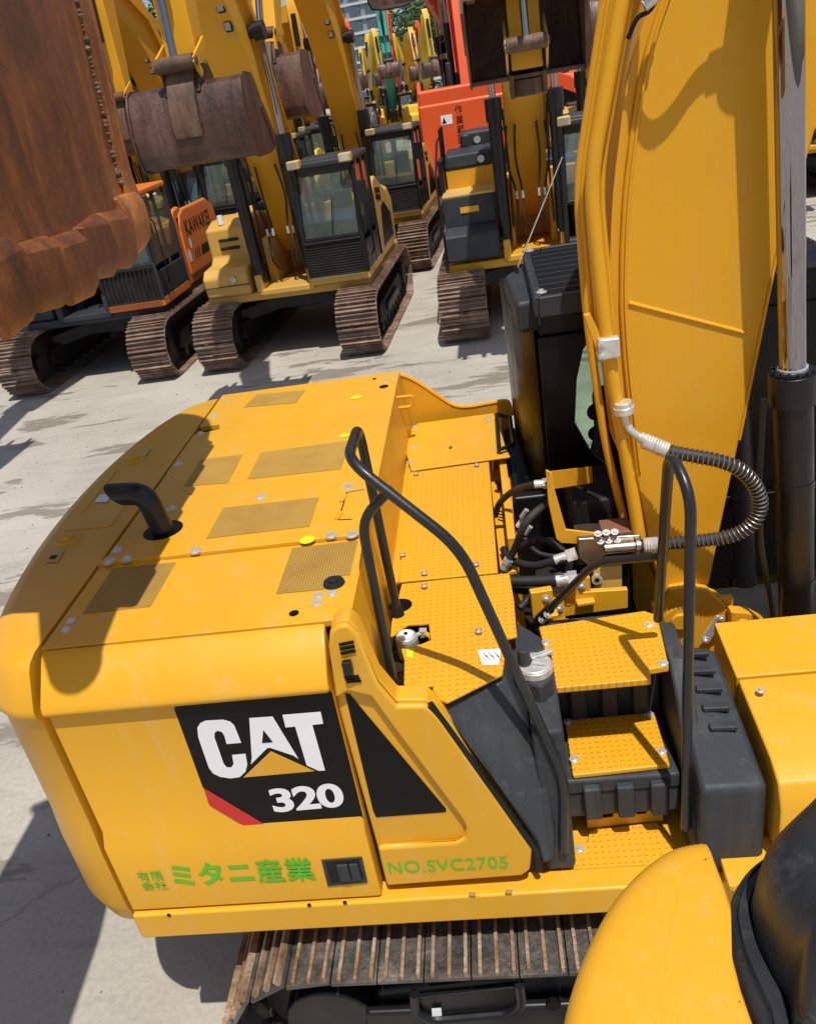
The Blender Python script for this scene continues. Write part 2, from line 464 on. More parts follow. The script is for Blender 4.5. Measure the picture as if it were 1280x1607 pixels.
def yard_excavator(label, loc, rz, col='old_yellow', boomcol='boom_yellow', cw=None, style='cat', slew=0.0, group='excavators parked in the rows of the yard',
                   tip=(5.0, 6.6), bpin=(6.1, 4.35), bw=1.4, flip=False, bucket='rust_dark', trackw=.7, gauge=2.5, cabx=.98, bs=.85, basecol=None, adx=0.0, cabcol='slate', bx=0.0):
    t = thing('excavator', label, 'excavator', loc, rz, group)
    hh = .98; hg = gauge / 2
    for s in (-1, 1):
        mb = MB(); x = s * hg; pts = track_path(-1.78, 1.72, hh)
        sh, st = resample(pts, .205)
        for k, (y, z, ty, tz) in enumerate(sh):
            M = Matrix(((1, 0, 0), (0, ty, -tz), (0, tz, ty)))
            mb.box((x, y, z), (trackw, st * .93, .03), M=M)
            # grousers on the outside; outside normal = rotate tangent (loop runs top->front->bottom->rear)
            nrm = V((0, ty, tz)).cross(V((1, 0, 0)))
            if nrm.dot(V((0, y - (-.03), z - .5))) < 0: nrm = -nrm
            for q in ((-.36, .05), (0.0, .035), (.36, .035)):
                mb.box(V((x, y, z)) + V((0, ty, tz)) * st * q[0] + nrm * (.015 + q[1] / 2), (trackw - .01, .016, q[1]), M=M)
        tr = mb.build('track', 'track_rust', t)
        ln = MB()
        inner = [(y, z) for y, z in track_path(-1.78, 1.72, hh - .2)]
        ln.yz([(y, z + .1) for y, z in inner], x - .10, x + .10)
        ln.build('chain', 'dark_steel', tr)
        fr = MB()
        fr.yz([(-1.35, .36), (-1.2, .60), (1.3, .62), (1.45, .36), (1.2, .26), (-1.1, .26)], x - .22, x + .22)
        for k in range(7): fr.cyl((x - .2, -1.05 + k * .36, .20), (x + .2, -1.05 + k * .36, .20), .1, n=12)
        fr.build('track_frame', 'dark_steel', t, bevel=.02)
        idl = MB(); idl.cyl((x - .15, -1.78, .51), (x + .15, -1.78, .51), .40, n=20); idl.cyl((x - .24, -1.78, .51), (x + .24, -1.78, .51), .13)
        idl.build('idler', 'dark_steel', t, bevel=.02)
        spk = MB(); spk.cyl((x - .12, 1.72, .51), (x + .12, 1.72, .51), .37, n=20); spk.cyl((x - .26, 1.72, .51), (x + .26, 1.72, .51), .22)
        spk.build('sprocket', 'dark_steel', t, bevel=.02)
        gd = MB(); gd.box((x + s * .25, 0, .42), (.05, 1.3, .14)); gd.build('track_guard', 'slate', t, bevel=.01)
    cb = MB()
    cb.prism([(-hg, -.95, .50), (-.5, -.62, .62), (.5, -.62, .62), (hg, -.95, .50), (hg, -.5, .50), (.55, -.1, .62), (hg, .5, .5), (hg, .95, .5), (-hg, .95, .5), (-hg, .5, .5), (-.55, -.1, .62), (-hg, -.5, .5)], (0, 0, .24))
    cb.cyl((0, 0, .6), (0, 0, 1.0), .62, n=32)
    cb.build('carbody', 'slate', t, bevel=.03)
    # --- upper structure: everything in a rotated frame (slew)
    MS = Matrix.Rotation(slew, 4, 'Z')
    def B(mb, name, mat, parent=t, **k): return mb.xf(MS).build(name, mat, parent, **k)
    mb = MB(); mb.bb((-1.45, -1.55, 1.02), (1.45, 1.9, 1.16)); B(mb, 'deck_frame', basecol or col, bevel=.03)
    # counterweight
    cwc = cw or col
    arc = [(-1.46, 1.45)] + [(-1.46 * math.cos(a), 1.75 + 1.05 * math.sin(a) ** .8) for a in [math.pi * k / 14 for k in range(1, 14)]] + [(1.46, 1.45)]
    mb = MB(); rr = []
    for z, ins in ((1.0, .12), (1.12, .02), (1.9, 0), (2.15, .06), (2.24, .2)):
        rr.append([V((x * (1 - ins / 1.5), 1.45 + (y - 1.45) * (1 - ins / 1.5), z)) for x, y in arc])
    mb.rings(rr); cwo = B(mb, 'counterweight', cwc, bevel=.02)
    # hood + side doors
    mb = MB(); mb.prism([(-1.44, .1, 1.16), (-1.44, .1, 2.1), (-1.3, .1, 2.26), (1.3, .1, 2.26), (1.44, .1, 2.1), (1.44, .1, 1.16)], (0, 1.38, 0))
    hd = B(mb, 'engine_hood', col, bevel=.03)
    mb = MB(); mb.bb((-.9, .3, 2.26), (.9, 1.35, 2.38)); mb.cyl((.6, 1.0, 2.35), (.6, 1.0, 2.8), .07); mb.cyl((-.3, .8, 2.35), (-.3, .8, 2.62), .16)
    B(mb, 'engine_cover', 'slate', bevel=.04)
    # cab-side rear panel with louvre and black sticker (rounded top)
    mb = MB(); mb.yz([(-.30, 1.16), (-.30, 1.65), (-.15, 2.25), (.05, 2.52), (.35, 2.55), (.75, 2.38), (1.2, 2.2), (1.45, 2.0), (1.45, 1.16)], 1.36, 1.47)
    pn = B(mb, 'side_panel', 'pale_yellow' if col == 'old_yellow' else col, bevel=.035, seg=3)
    mb = MB(); mb.add([(1.475, .15, 1.35), (1.475, 1.40, 1.35), (1.475, 1.40, 1.75), (1.475, .80, 2.05), (1.475, .45, 2.0)], [(0, 1, 2, 3, 4)]); B(mb, 'decal', 'dark_text', pn)
    mb = MB()
    for k in range(6):
        for j in range(2): mb.bb((1.468, .10 + k * .085, 2.16 + j * .12 - k * .01), (1.476, .16 + k * .085, 2.25 + j * .12 - k * .01))
    B(mb, 'louvre', 'dark_text', pn)
    # toolbox side (machine's right = -X)
    if style == 'cat':
        mb = MB(); mb.yz([(-1.62, 1.16), (-1.66, 1.5), (-1.52, 1.62), (-1.10, 1.64), (-.98, 1.72), (-.98, 2.2), (-.6, 2.3), (.1, 2.3), (.1, 1.16)], -1.42, -.62)
        tb = B(mb, 'toolbox', 'old_yellow' if col == 'old_yellow' else col, bevel=.05, seg=3)
        mb = MB(); mb.bb((-1.2, -1.01, 1.98), (-.85, -.97, 2.03)); mb.bb((-1.2, -1.01, 1.84), (-.85, -.97, 1.89)); mb.bb((-1.43, -1.665, 1.34), (-.61, -1.60, 1.35))
        B(mb, 'slot', 'dark_steel', tb)
        mb = MB(); mb.cyl((-.86, -1.645, 1.45), (-.86, -1.69, 1.45), .055); B(mb, 'latch', 'worn_steel', tb)
        mb = MB(); mb.cyl((-1.15, -.8, 2.25), (-1.15, -.8, 2.4), .06, .05); B(mb, 'filler_cap', 'white_paint', tb)
    elif style == 'dark':
        mb = MB(); mb.yz([(-1.66, 1.22), (-1.68, 1.62), (-1.50, 1.72), (-1.25, 1.74), (-1.25, 1.22)], -1.44, -.58); B(mb, 'toolbox', 'slate', bevel=.03)
        mb = MB(); mb.bb((-1.42, -1.38, 1.72), (-.58, -.95, 2.18)); b2 = B(mb, 'battery_box', 'slate', bevel=.02)
        mb = MB(); mb.bb((-1.15, -1.395, 1.93), (-.85, -1.375, 2.02)); B(mb, 'slot', 'yellow', b2)
        mb = MB(); mb.bb((-1.42, -1.38, 2.18), (-.56, -.55, 2.22)); B(mb, 'step', 'pale_yellow', bevel=.01)
        mb = MB(); mb.bb((-1.36, -.55, 2.10), (-.56, .2, 2.52)); B(mb, 'service_box', 'yellow', bevel=.02)
        mb = MB(); mb.prism([(-1.38, -.58, 2.52), (-.56, -.58, 2.52), (-.56, -.55, 2.75), (-1.34, -.55, 2.75)], (0, .8, .04)); B(mb, 'air_intake', 'slate', bevel=.05)
        mb = MB(); mb.bb((-1.1, .5, 2.6), (-.5, 1.2, 3.0)); mb.cyl((-1.0, .2, 2.75), (-1.0, .2, 3.0), .09); B(mb, 'muffler', 'slate', bevel=.06)
        mb = MB()
        for k in range(4):
            a = V((-1.42, -.3 + k * .28, 2.2)); mb.cyl(a, a + V((.02, .0, .95)), .018, n=8)
        mb.tube(fillet([(-1.45, -1.6, 1.1), (-1.47, -1.5, 2.5), (-1.44, -.6, 3.0), (-1.44, .6, 3.0)], .15), .018, 8)
        B(mb, 'handrail', 'black_paint')
        mb = MB(); mb.bb((-1.46, -.9, 2.2), (-1.38, -.35, 2.72)); B(mb, 'side_guard', 'black_paint', bevel=.01)
        mb = MB(); mb.cyl((-.75, -.60, 2.63), (-.75, -.62, 2.63), .06); B(mb, 'lock_cap', 'zinc'); mb = MB(); mb.cyl((-.8, .48, 2.85), (-.8, .46, 2.85), .06); B(mb, 'lock_cap', 'zinc')
    else:
        mb = MB(); mb.yz([(-1.5, 1.16), (-1.5, 1.6), (-.9, 1.7), (-.8, 2.2), (.1, 2.25), (.1, 1.16)], -1.42, -.62); B(mb, 'toolbox', basecol or col, bevel=.05)
    # cab: frame, glass panes, roof, lamps
    x0, x1 = cabx - .52, cabx + .52; yf, yb = -1.72, -.30; zb, zt = 1.18, 3.02
    side = [(yf, 1.30), (yf + .02, 2.15), (yf + .18, 2.92), (yf + .3, zt), (yb, zt), (yb, 1.30)]
    mb = MB(); mb.bb((x0, yf, zb), (x1, yb, 1.34)); cab = B(mb, 'cab', col if style == 'cat' else cabcol, bevel=.03)
    mb = MB()
    for x in (x0 + .035, x1 - .035):
        mb.tube(fillet([(x, yf + .03, 1.3), (x, yf + .05, 2.15), (x, yf + .2, 2.9), (x, yf + .3, 2.98)], .15), .045, 8)
        mb.cyl((x, yb - .04, 1.3), (x, yb - .04, 2.98), .05, n=8)
        mb.cyl((x, (yf + yb) / 2 + .1, 1.3), (x, (yf + yb) / 2 + .1, 2.98), .04, n=8)
        mb.bb((x - .03, yf + .03, 1.3), (x + .03, yb, 1.85)) if x < cabx else mb.bb((x - .03, yf + .05, 1.3), (x + .03, yb, 1.75))
    mb.bb((x0 + .03, yf + .02, 1.86), (x1 - .03, yf + .07, 1.92))
    mb.bb((x0 + .03, yb - .08, 1.3), (x1 - .03, yb - .02, 2.0))
    mb.bb((x0 + .03, yf + .2, 2.86), (x1 - .03, yf + .28, 2.98))
    B(mb, 'cab_frame', 'black_paint' if style != 'kawa' else 'slate', cab, bevel=.01)
    mb = MB(); mb.prism([(x0 - .01, yf + .16, 2.97), (x1 + .01, yf + .16, 2.97), (x1 + .01, yb + .02, 2.99), (x0 - .01, yb + .02, 2.99)], (0, 0, .09)); mb.bb((x0 + .12, yf + .4, 3.0), (x1 - .12, yb - .15, 3.09))
    B(mb, 'roof', cabcol, cab, bevel=.03)
    mb = MB(); mb.prism([(x0 + .08, yf + .03, 1.93), (x1 - .08, yf + .03, 1.93), (x1 - .08, yf + .045, 2.15), (x0 + .08, yf + .045, 2.15)], (0, .012, 0))
    mb.prism([(x0 + .08, yf + .045, 2.15), (x1 - .08, yf + .045, 2.15), (x1 - .1, yf + .215, 2.88), (x0 + .1, yf + .215, 2.88)], (0, .012, 0)); B(mb, 'windshield', 'cab_glass', cab)
    for x in (x0 + .03, x1 - .03):
        mb = MB(); mb.prism([(x, yf + .1, 1.86), (x, yf + .25, 2.9), (x, yb - .08, 2.9), (x, yb - .08, 1.86)], (.01, 0, 0)); B(mb, 'side_window', 'cab_glass', cab)
    mb = MB(); mb.bb((cabx - .24, -1.0, 1.5), (cabx + .24, -.55, 1.72)); mb.prism([(cabx - .22, -.62, 1.7), (cabx + .22, -.62, 1.7), (cabx + .18, -.48, 2.45), (cabx - .18, -.48, 2.45)], (0, .1, 0)); mb.bb((cabx - .38, -1.1, 1.5), (cabx - .28, -.6, 1.95)); mb.bb((cabx + .28, -1.1, 1.5), (cabx + .38, -.6, 1.95)); B(mb, 'seat', 'rubber', cab, bevel=.04)
    if style != 'kawa':
        for s in (-1, 1):
            mb = MB(); mb.box((cabx + s * .42, yf + .12, 3.06), (.2, .2, .13)); B(mb, 'work_light', 'pale_yellow', cab, bevel=.02)
            mb = MB(); mb.box((cabx + s * .42, yf + .015, 3.06), (.14, .012, .085)); B(mb, 'lens', 'lamp_glass', cab)
    # lower front guard grille
    if style != 'dark':
        mb = MB(); xa, xb_, ya = x0 + .04, x1 - .04, yf - .03
        for z in (1.32, 1.86): mb.cyl((xa, ya, z), (xb_, ya, z), .018, n=6)
        for x in (xa, xb_): mb.cyl((x, ya, 1.32), (x, ya, 1.86), .018, n=6)
        if style == 'kawa':
            for k in range(1, 12): mb.bb((xa + (xb_ - xa) * k / 12 - .012, ya - .008, 1.32), (xa + (xb_ - xa) * k / 12 + .012, ya + .008, 1.86))
        else:
            for k in range(1, 26): mb.cyl((xa + (xb_ - xa) * k / 26, ya, 1.32), (xa + (xb_ - xa) * k / 26, ya, 1.86), .004, n=4)
            for k in range(1, 13): mb.cyl((xa, ya, 1.32 + .54 * k / 13), (xb_, ya, 1.32 + .54 * k / 13), .004, n=4)
        B(mb, 'front_grille', 'black_paint', cab)
        mb = MB(); mb.bb((xa, yf - .005, 1.32), (xb_, yf + .03, 1.86)); B(mb, 'lower_window', 'dark_steel', cab)
    mb = MB(); mb.tube([(cabx + .02, yf + .0, 1.95), (cabx + .1, yf + .04, 2.5)], .008, 5); B(mb, 'wiper', 'rubber', cab)
    mb = MB()
    for s in (-1, 1): mb = MB(); mb.tube([(cabx + s * .16, -1.3, 1.4), (cabx + s * .16, -1.35, 1.95), (cabx + s * .16, -1.30, 2.05)], .016, 6); B(mb, 'lever', 'rubber', cab)
    mb = MB(); mb.tube([(x1 + .1, yf - .1, 2.0), (x1 + .12, yf - .12, 2.4)], .012, 6); mb.bb((x1 + .03, yf - .14, 2.38), (x1 + .2, yf - .1, 2.72))
    B(mb, 'mirror', 'black_paint', cab, bevel=.01)
    mb = MB(); mb.tube(fillet([(x1 + .02, yf + .35, 1.5), (x1 + .08, yf + .3, 1.6), (x1 + .08, yf + .32, 2.5), (x1 + .02, yf + .35, 2.6)], .05), .014, 6); B(mb, 'grab_bar', 'black_paint', cab)
    # boom, stick
    ty, tz = -tip[0], tip[1]
    low = [(-.15, 1.55), (-.62, 2.0), (-1.78, 4.25), (-2.25, 5.0), (min(ty * .5, -2.9), 5.75), (ty, tz - .28)]
    up = [(ty, tz + .25), (min(ty * .5, -2.9), 6.8), (-1.85, 6.3), (-1.1, 5.3), (-.35, 3.5), (.1, 1.9)]
    mb = MB(); mb.yz(low + up, -.30 + bx, .30 + bx); bo = B(mb, 'boom', boomcol, bevel=.015)
    mb = MB(); mb.bb((-.45, -.95, 1.16), (-.30, .2, 1.95)); mb.bb((.30, -.95, 1.16), (.45, .2, 1.95)); mb.bb((-.5, -1.6, 1.1), (.5, -.8, 1.2))
    for s in (-1, 1): mb.box((s * .46, -1.42, 1.3), (.12, .35, .3)); mb.cyl((s * .3, -.2, 1.8), (s * .5, -.2, 1.8), .13)
    B(mb, 'boom_bracket', basecol or col, bevel=.02)
    for s in (-1, 1):
        x = s * .46 + bx
        a = V((x, -1.42, 1.40)); b_ = V((x, -1.62, 4.95)); mid = a + (b_ - a) * .58
        mb = MB(); mb.cyl(a, mid, .105); mb.cyl(mid - (b_ - a) * .07, mid + (b_ - a) * .02, .13); mb.cyl(a - V((.09, 0, 0)), a + V((.09, 0, 0)), .12)
        mb.tube(spline([a + V((-s * .13, .02, .2)), a + V((-s * .15, .02, 1.0)), mid + V((-s * .13, 0, -.1))]), .018, 6)
        cy = B(mb, 'boom_cylinder', 'black_paint')
        mb = MB(); mb.cyl(mid, b_, .05); B(mb, 'rod', 'chrome', cy)
        mb = MB(); mb.cyl(b_ - V((.08, 0, 0)), b_ + V((.08, 0, 0)), .13); mb.cyl(b_ - V((s * .25, 0, 0)), b_, .09); B(mb, 'rod_eye', 'black_paint', cy)
    mb = MB()
    for s in (-1, 1):
        for k in (0, .09):
            x = s * (.12 + k) + bx
            mb.tube(spline([(x * .9, -.9, 1.35), (x * 1.1, -1.25, 1.6), (x * 1.1, -1.2, 2.1), (x * 1.6, -1.15, 2.6), (x * 1.4, -1.3, 3.1)], 5), .018, 6)
    B(mb, 'hose', 'dark_hose')
    for s in (-1, 1):
        mb = MB()
        for k in (0, .09): mb.cyl((s * (.12 + k) * 1.1 + bx, -1.22, 2.0), (s * (.12 + k) * 1.1 + bx, -1.215, 2.12), .024, n=8)
        B(mb, 'hose_fitting', 'zinc')
    # lamp on boom
    for yy, zz in ((-2.02, 5.25), (-1.87, 5.02)):
        mb = MB(); mb.box((.22 + bx, yy - .42, zz), (.11, .08, .14)); lb = B(mb, 'boom_light', 'black_paint', bevel=.02)
        mb = MB(); mb.box((.22 + bx, yy - .465, zz), (.08, .01, .1)); B(mb, 'lens', 'lamp_glass', lb)
    # pipes along boom top/side
    mb = MB()
    for k in range(3):
        x = .32 + .035 * k + bx
        mb.tube([(x, -.4, 2.6), (x, -1.4, 4.9), (x, -2.2, 6.0), (x, ty + .3, tz + .2)], .017, 6)
    B(mb, 'boom_pipe', boomcol)
    sy, sz = -bpin[0], bpin[1]
    d = V((0, sy - ty, sz - tz)); dl = d.length; dn = d.normalized(); pn_ = V((0, -dn.z, dn.y))
    if pn_.y > 0: pn_ = -pn_
    A = V((0, ty, tz)) - dn * .55; Bp = V((0, sy, sz))
    mb = MB()
    q1 = [A + pn_ * .12, A + dn * .55 + pn_ * .34, A + dn * 1.3 + pn_ * .26, Bp + pn_ * .13, Bp - pn_ * .13, A + dn * 1.3 - pn_ * .22, A + dn * .4 - pn_ * .3]
    bx += adx
    mb.prism([p + V((-.19 + bx, 0, 0)) for p in q1], (.38, 0, 0)); stk = B(mb, 'stick', boomcol, bevel=.012)
    a = V((bx, 0, 0)) + A + dn * .7 + pn_ * .45; b_ = V((bx, 0, 0)) + Bp + pn_ * .42 - dn * .25
    mb = MB(); mb.cyl(a, a + (b_ - a) * .5, .09); sc_ = B(mb, 'stick_cylinder', 'black_paint', bevel=.005)
    mb = MB(); mb.cyl(a + (b_ - a) * .5, b_, .045); B(mb, 'rod', 'chrome', sc_)
    mb = MB(); mb.cyl(b_ - V((.24, 0, 0)), b_ + V((.24, 0, 0)), .085); mb.cyl(b_ - V((.27, 0, 0)), b_ + V((.27, 0, 0)), .05)
    lk = B(mb, 'bucket_link', 'rust_brown', bevel=.008)
    q = -1 if flip else 1
    p2 = V((bx, sy - q * .34 * bs, sz + q * .24 * bs)); p3 = V((bx, 0, 0)) + Bp - dn * .5
    for s in (-1, 1):
        for (u, vv) in ((b_, p2), (b_, p3)):
            e = (vv - u); mb = MB(); mb.box((u + vv) / 2 + V((s * .24, 0, 0)), (.03, .11, e.length + .08), M=V((0, 0, 1)).rotation_difference(e.normalized()).to_matrix())
            B(mb, 'link_bar', boomcol if not flip else 'pale_yellow', bevel=.006)
    bk = bucket_parts(t, (bx, sy, sz), bw, flip, bucket, s=bs)
    if slew:
        for o in [bk] + list(bk.children):
            for v in o.data.vertices: v.co = MS @ v.co
    return t


# ================================================================== ROW OF PARKED MACHINES
ROW = 'excavators parked in rows across the yard'
mA = yard_excavator('old yellow excavator with meshed cab front, a brown bucket hanging left of its boom', (-3.18, 12.12, 0), R(-4), group=ROW, bpin=(4.6, 4.25), tip=(4.3, 6.6), bw=1.4, bs=.78, adx=.32)
mB = yard_excavator('dusty yellow excavator behind the meshed cab one, its cab beside the red counterweight', (-2.5, 18.3, 0), R(-5), group=ROW, bpin=(6.4, 4.55), tip=(5.2, 6.6), bw=1.2)
mC = yard_excavator('yellow excavator with dark grey front toolboxes, standing behind the nearest black cab', (.98, 11.95, 0), R(-2), group=ROW, style='dark', col='yellow', flip=True, bpin=(3.9, 3.86), tip=(3.7, 6.8), bw=1.38, bucket='rust_brown', trackw=.78)
mD = yard_excavator('orange excavator with grey cab and barred front guard, lettered KAWAKEI', (-6.95, 12.3, 0), R(-2), group=ROW, style='kawa', col='orange', boomcol='orange', cabcol='orange', basecol='slate', cabx=1.05, bpin=(6.6, 5.4), tip=(5.4, 7.4))
s_ = R(-2)
def on_mD(x, y, z): return V((x, y, z))
pnl = [c for c in mD.children if c.name.startswith('side_panel')][0]
mb = MB(); mb.yz([(.1, 1.3), (.1, 2.2), (.25, 2.42), (.5, 2.5), (1.9, 2.5), (2.3, 2.3), (2.4, 1.3)], 1.40, 1.50)
sd = mb.build('side_door', 'orange', mD, bevel=.05, seg=3)
writing('lettering', 'KAWAKEI', 'dark_text', sd, (1.504, .35, 2.0), (0, 1, 0), (0, 0, 1), 1.5, .28, .02)
for k in range(3): flat('stripe', [(1.503, .5 + k * .12, 1.55), (1.503, .55 + k * .12, 1.55), (1.503, .62 + k * .12, 1.72), (1.503, .57 + k * .12, 1.72)], 'dark_text', sd)
flat('stripe', [(1.503, .9, 1.55), (1.503, 2.1, 1.55), (1.503, 2.1, 1.72), (1.503, .97, 1.72)], 'dark_text', sd)
def round_sticker(y, z, r): 
    return flat('sticker', [(1.503, y + r * math.cos(a * math.pi / 8), z + 1.4 * r * math.sin(a * math.pi / 8)) for a in range(16)], 'white_paint', sd)
round_sticker(.22, 1.66, .09); round_sticker(.42, 1.86, .07)

# large orange-red machine seen from behind
mE = yard_excavator('large orange-red excavator turned with its back to the camera, black Japanese letters on the counterweight', (.38, 24.4, 0), R(181), group=ROW, style='plain', col='red_orange', boomcol='red_orange', tip=(3.2, 5.4), bpin=(3.6, 3.2), cabx=-.9)
mE.scale = (1.12, 1.5, 1.5)
cwE = [c for c in mE.children if c.name.startswith('counterweight')][0]
mb = MB(); mb.bb((-1.40, 2.70, 1.02), (1.40, 2.86, 2.20)); mb.bb((-1.38, 2.3, 2.15), (1.38, 2.83, 2.42)); mb.build('rear_plate', 'red_orange', cwE, bevel=.05, seg=3)
for i, ch in enumerate('作業範囲内'):
    writing('lettering', ch, 'dark_text', cwE, (.58, 2.864, 1.98 - i * .155), (-1, 0, 0), (0, 0, 1), .17, .14, 0)
writing('lettering', '立入禁止', 'dark_text', cwE, (-.1, 2.864, 1.55), (-1, 0, 0), (0, 0, 1), .9, .2, 0)
flat('warning_sticker', [(.92, 2.864, 1.85), (.66, 2.864, 1.85), (.66, 2.864, 2.0), (.92, 2.864, 2.0)], 'white_paint', cwE)
flat('warning_mark', [(.90, 2.867, 1.87), (.80, 2.867, 1.87), (.85, 2.867, 1.97)], 'dark_text', cwE)

# protos for the machines further back (meshes shared by their copies)
def far(src, label, x, y, deg, sc_=1.0):
    o = copy_tree(src); o.location = (x, y, 0); o.rotation_euler = (0, 0, R(deg)); o.scale = (sc_,) * 3
    o['label'] = label; o['group'] = ROW
    return o
pY = yard_excavator('bright yellow excavator behind the orange lettered machine, boom leaning over it', (-7.9, 20.2, 0), R(-6), group=ROW, style='plain', col='bright_yellow', boomcol='bright_yellow', tip=(3.4, 7.2), bpin=(3.9, 4.6))
pG = yard_excavator('yellow excavator with a teal boom far back under the grey towers', (-5.2, 66, 0), R(8), group=ROW, style='plain', col='bright_yellow', boomcol='teal', tip=(2.3, 8.4), bpin=(2.6, 5.0))
pO = yard_excavator('orange excavator with its boom up, far back left of the orange-red machine', (-5.0, 74, 0), R(-4), group=ROW, style='plain', col='red_orange', boomcol='red_orange', tip=(2.3, 8.6), bpin=(2.6, 5.2))
FAR = [
 (mA, 'old yellow excavator in the second row, directly left of the dusty one', -6.9, 19.6, -3, 1),
 (pY, 'bright yellow excavator at the left edge of the second row', -11.9, 18.5, -4, 1),
 (mB, 'old yellow excavator in the second row behind the grey toolbox machine', 3.2, 19.0, -3, 1),
 (mC, 'yellow excavator in the second row, right of the blue-grey cab roofs', 7.6, 19.2, -4, 1),
 (pY, 'bright yellow excavator standing just left of the large orange-red one', -5.6, 27.5, -6, 1),
 (mA, 'old yellow excavator in the third row, behind the bright yellow booms', -9.0, 27.0, 2, 1),
 (pY, 'bright yellow excavator in the third row behind the orange lettered one', -13.2, 26.0, -6, 1),
 (mA, 'old yellow excavator in the third row to the right of the red counterweight', 4.4, 27.5, -3, 1),
 (pY, 'bright yellow excavator fourth row back, right of the hanging brown bucket', 3.6, 38.0, 5, 1),
 (pO, 'orange-red excavator fourth row back at the right of the hanging bucket', 6.2, 38.5, -8, 1),
 (mB, 'old yellow excavator fourth row back, left of the dark tower', -8.8, 37.0, -7, 1),
 (pO, 'orange-red excavator fourth row back at the far left', -13.4, 36.0, 10, 1),
 (pY, 'bright yellow excavator fifth row back beneath the white low block', -6.6, 50.0, 12, 1),
 (pY, 'bright yellow excavator fifth row back at the right by the trees', 5.8, 52.0, -10, 1),
 (pO, 'orange-red excavator deep in the yard between two yellow booms', -7.8, 62.0, -14, 1),
 (pY, 'bright yellow excavator deep in the yard right of the teal boom', -2.6, 63.0, 15, 1),
 (pY, 'bright yellow excavator in the last row below the towers', -6.0, 80.0, -20, 1),
 (pO, 'orange-red excavator in the last row below the towers', -9.5, 80.0, 14, 1),
 (pY, 'bright yellow excavator in the last row at the right below the trees', 9.5, 78.0, 10, 1),
 (pO, 'orange-red excavator in the fifth row at the right by the trees', 9.8, 56.0, 14, 1),
]
FAR += [
 (pO, 'huge orange-red excavator standing sideways just behind the red counterweight', 1.75, 31.0, -80, 1.45),
 (mA, 'old yellow excavator squeezed between second and third rows at the left', -9.6, 22.6, 6, 1),
 (pY, 'bright yellow excavator between second and third rows, left of the centre boom', -5.9, 23.6, -10, 1),
 (pO, 'orange-red excavator of the third row at the far left edge', -16.0, 27.5, 8, 1),
 (mB, 'old yellow excavator just left of the bright yellow one in the third row', -6.9, 31.0, 3, 1),
 (pY, 'bright yellow excavator of the fifth row at the left', -11.0, 44.0, 12, 1),
 (mA, 'old yellow excavator whose boom fills the gap left of the dusty one', -6.0, 34.0, 4, 1),
 (mB, 'old yellow excavator two rows behind the meshed cab one', -7.4, 40.5, -4, 1),
 (pY, 'slim yellow boom and cab far off, left of the teal one', -7.3, 74.0, 20, 1),
 (pY, 'yellow excavator far off in line with the red counterweight left edge', -4.6, 88.0, -16, 1),
 (pO, 'orange-red excavator far off in front of the white low block', -7.9, 96.0, 22, 1),
 (pY, 'yellow excavator farthest back in front of the white low block', -9.8, 104.0, -8, 1),
 (pY, 'yellow excavator farthest back near the small green tree', -5.6, 110.0, 14, 1),
 (mB, 'old yellow excavator far off, boom up beside the orange booms', -3.9, 70.0, 10, 1),
 (pO, 'orange-red excavator farthest back near the small green tree', -2.9, 101.0, -20, 1),
]
for a in FAR: far(*a)

# ---- towers
def tower(name, label, x, y, wd, dp, h, floors, mat, bays, curved=False, rz=0):
    t = thing(name, label, 'building', (x, y, 0), rz)
    core = MB(); 
    ring = [(-wd / 2, 0), (wd / 2, 0), (wd / 2, dp), (-wd / 2, dp)]
    if curved: ring = [(-wd / 2 * math.cos(a), -dp * .35 * math.sin(a)) for a in [math.pi * k / 12 for k in range(13)]] + [(wd / 2, dp), (-wd / 2, dp)]
    core.xy([(a * .97, b + .25) for a, b in ring], 0, h); core.build('wall', mat, t)
    fh = h / floors
    for i in range(floors):
        z = (i + 1) * fh
        mb = MB(); mb.xy([(a * 1.01, b - .15) for a, b in ring], z - .55, z); mb.build('floor_slab', 'tower_pale', t)
    return t, fh
def tower_windows(t, wd, h, floors, bays, fh, curved=False, dp=0):
    proto = None
    n = 0
    for i in range(floors):
        for k in range(bays):
            if n >= 100: return
            x = -wd / 2 + wd * (k + .5) / bays
            y = 0.1
            if curved:
                c = max(0, 1 - (x / (wd / 2)) ** 2); y = -dp * .35 * math.sqrt(c) + .1
            if proto is None:
                mb = MB(); mb.bb((-wd / bays * .36, -.06, .5), (wd / bays * .36, .06, fh - .8)); proto = mb.build('window', 'tower_glass', t); o = proto
            else:
                o = proto.copy(); COL.objects.link(o); o.parent = t
            o.location = (x, y, i * fh); n += 1
t, fh = tower('apartment_tower', 'dark grey curved apartment tower above the orange booms', -21, 235, 22, 16, 56, 18, 'tower_grey', 6, True); tower_windows(t, 22, 56, 16, 6, fh, True, 16)
t, fh = tower('apartment_tower', 'grey apartment tower with white floor bands beside the curved one', -1.5, 240, 24, 14, 60, 19, 'tower_grey', 7); tower_windows(t, 24, 60, 14, 7, fh)
t, fh = tower('office_block', 'low pale block in front of the two towers', -9, 190, 17, 12, 13, 4, 'tower_pale', 8); tower_windows(t, 17, 13, 4, 8, fh)

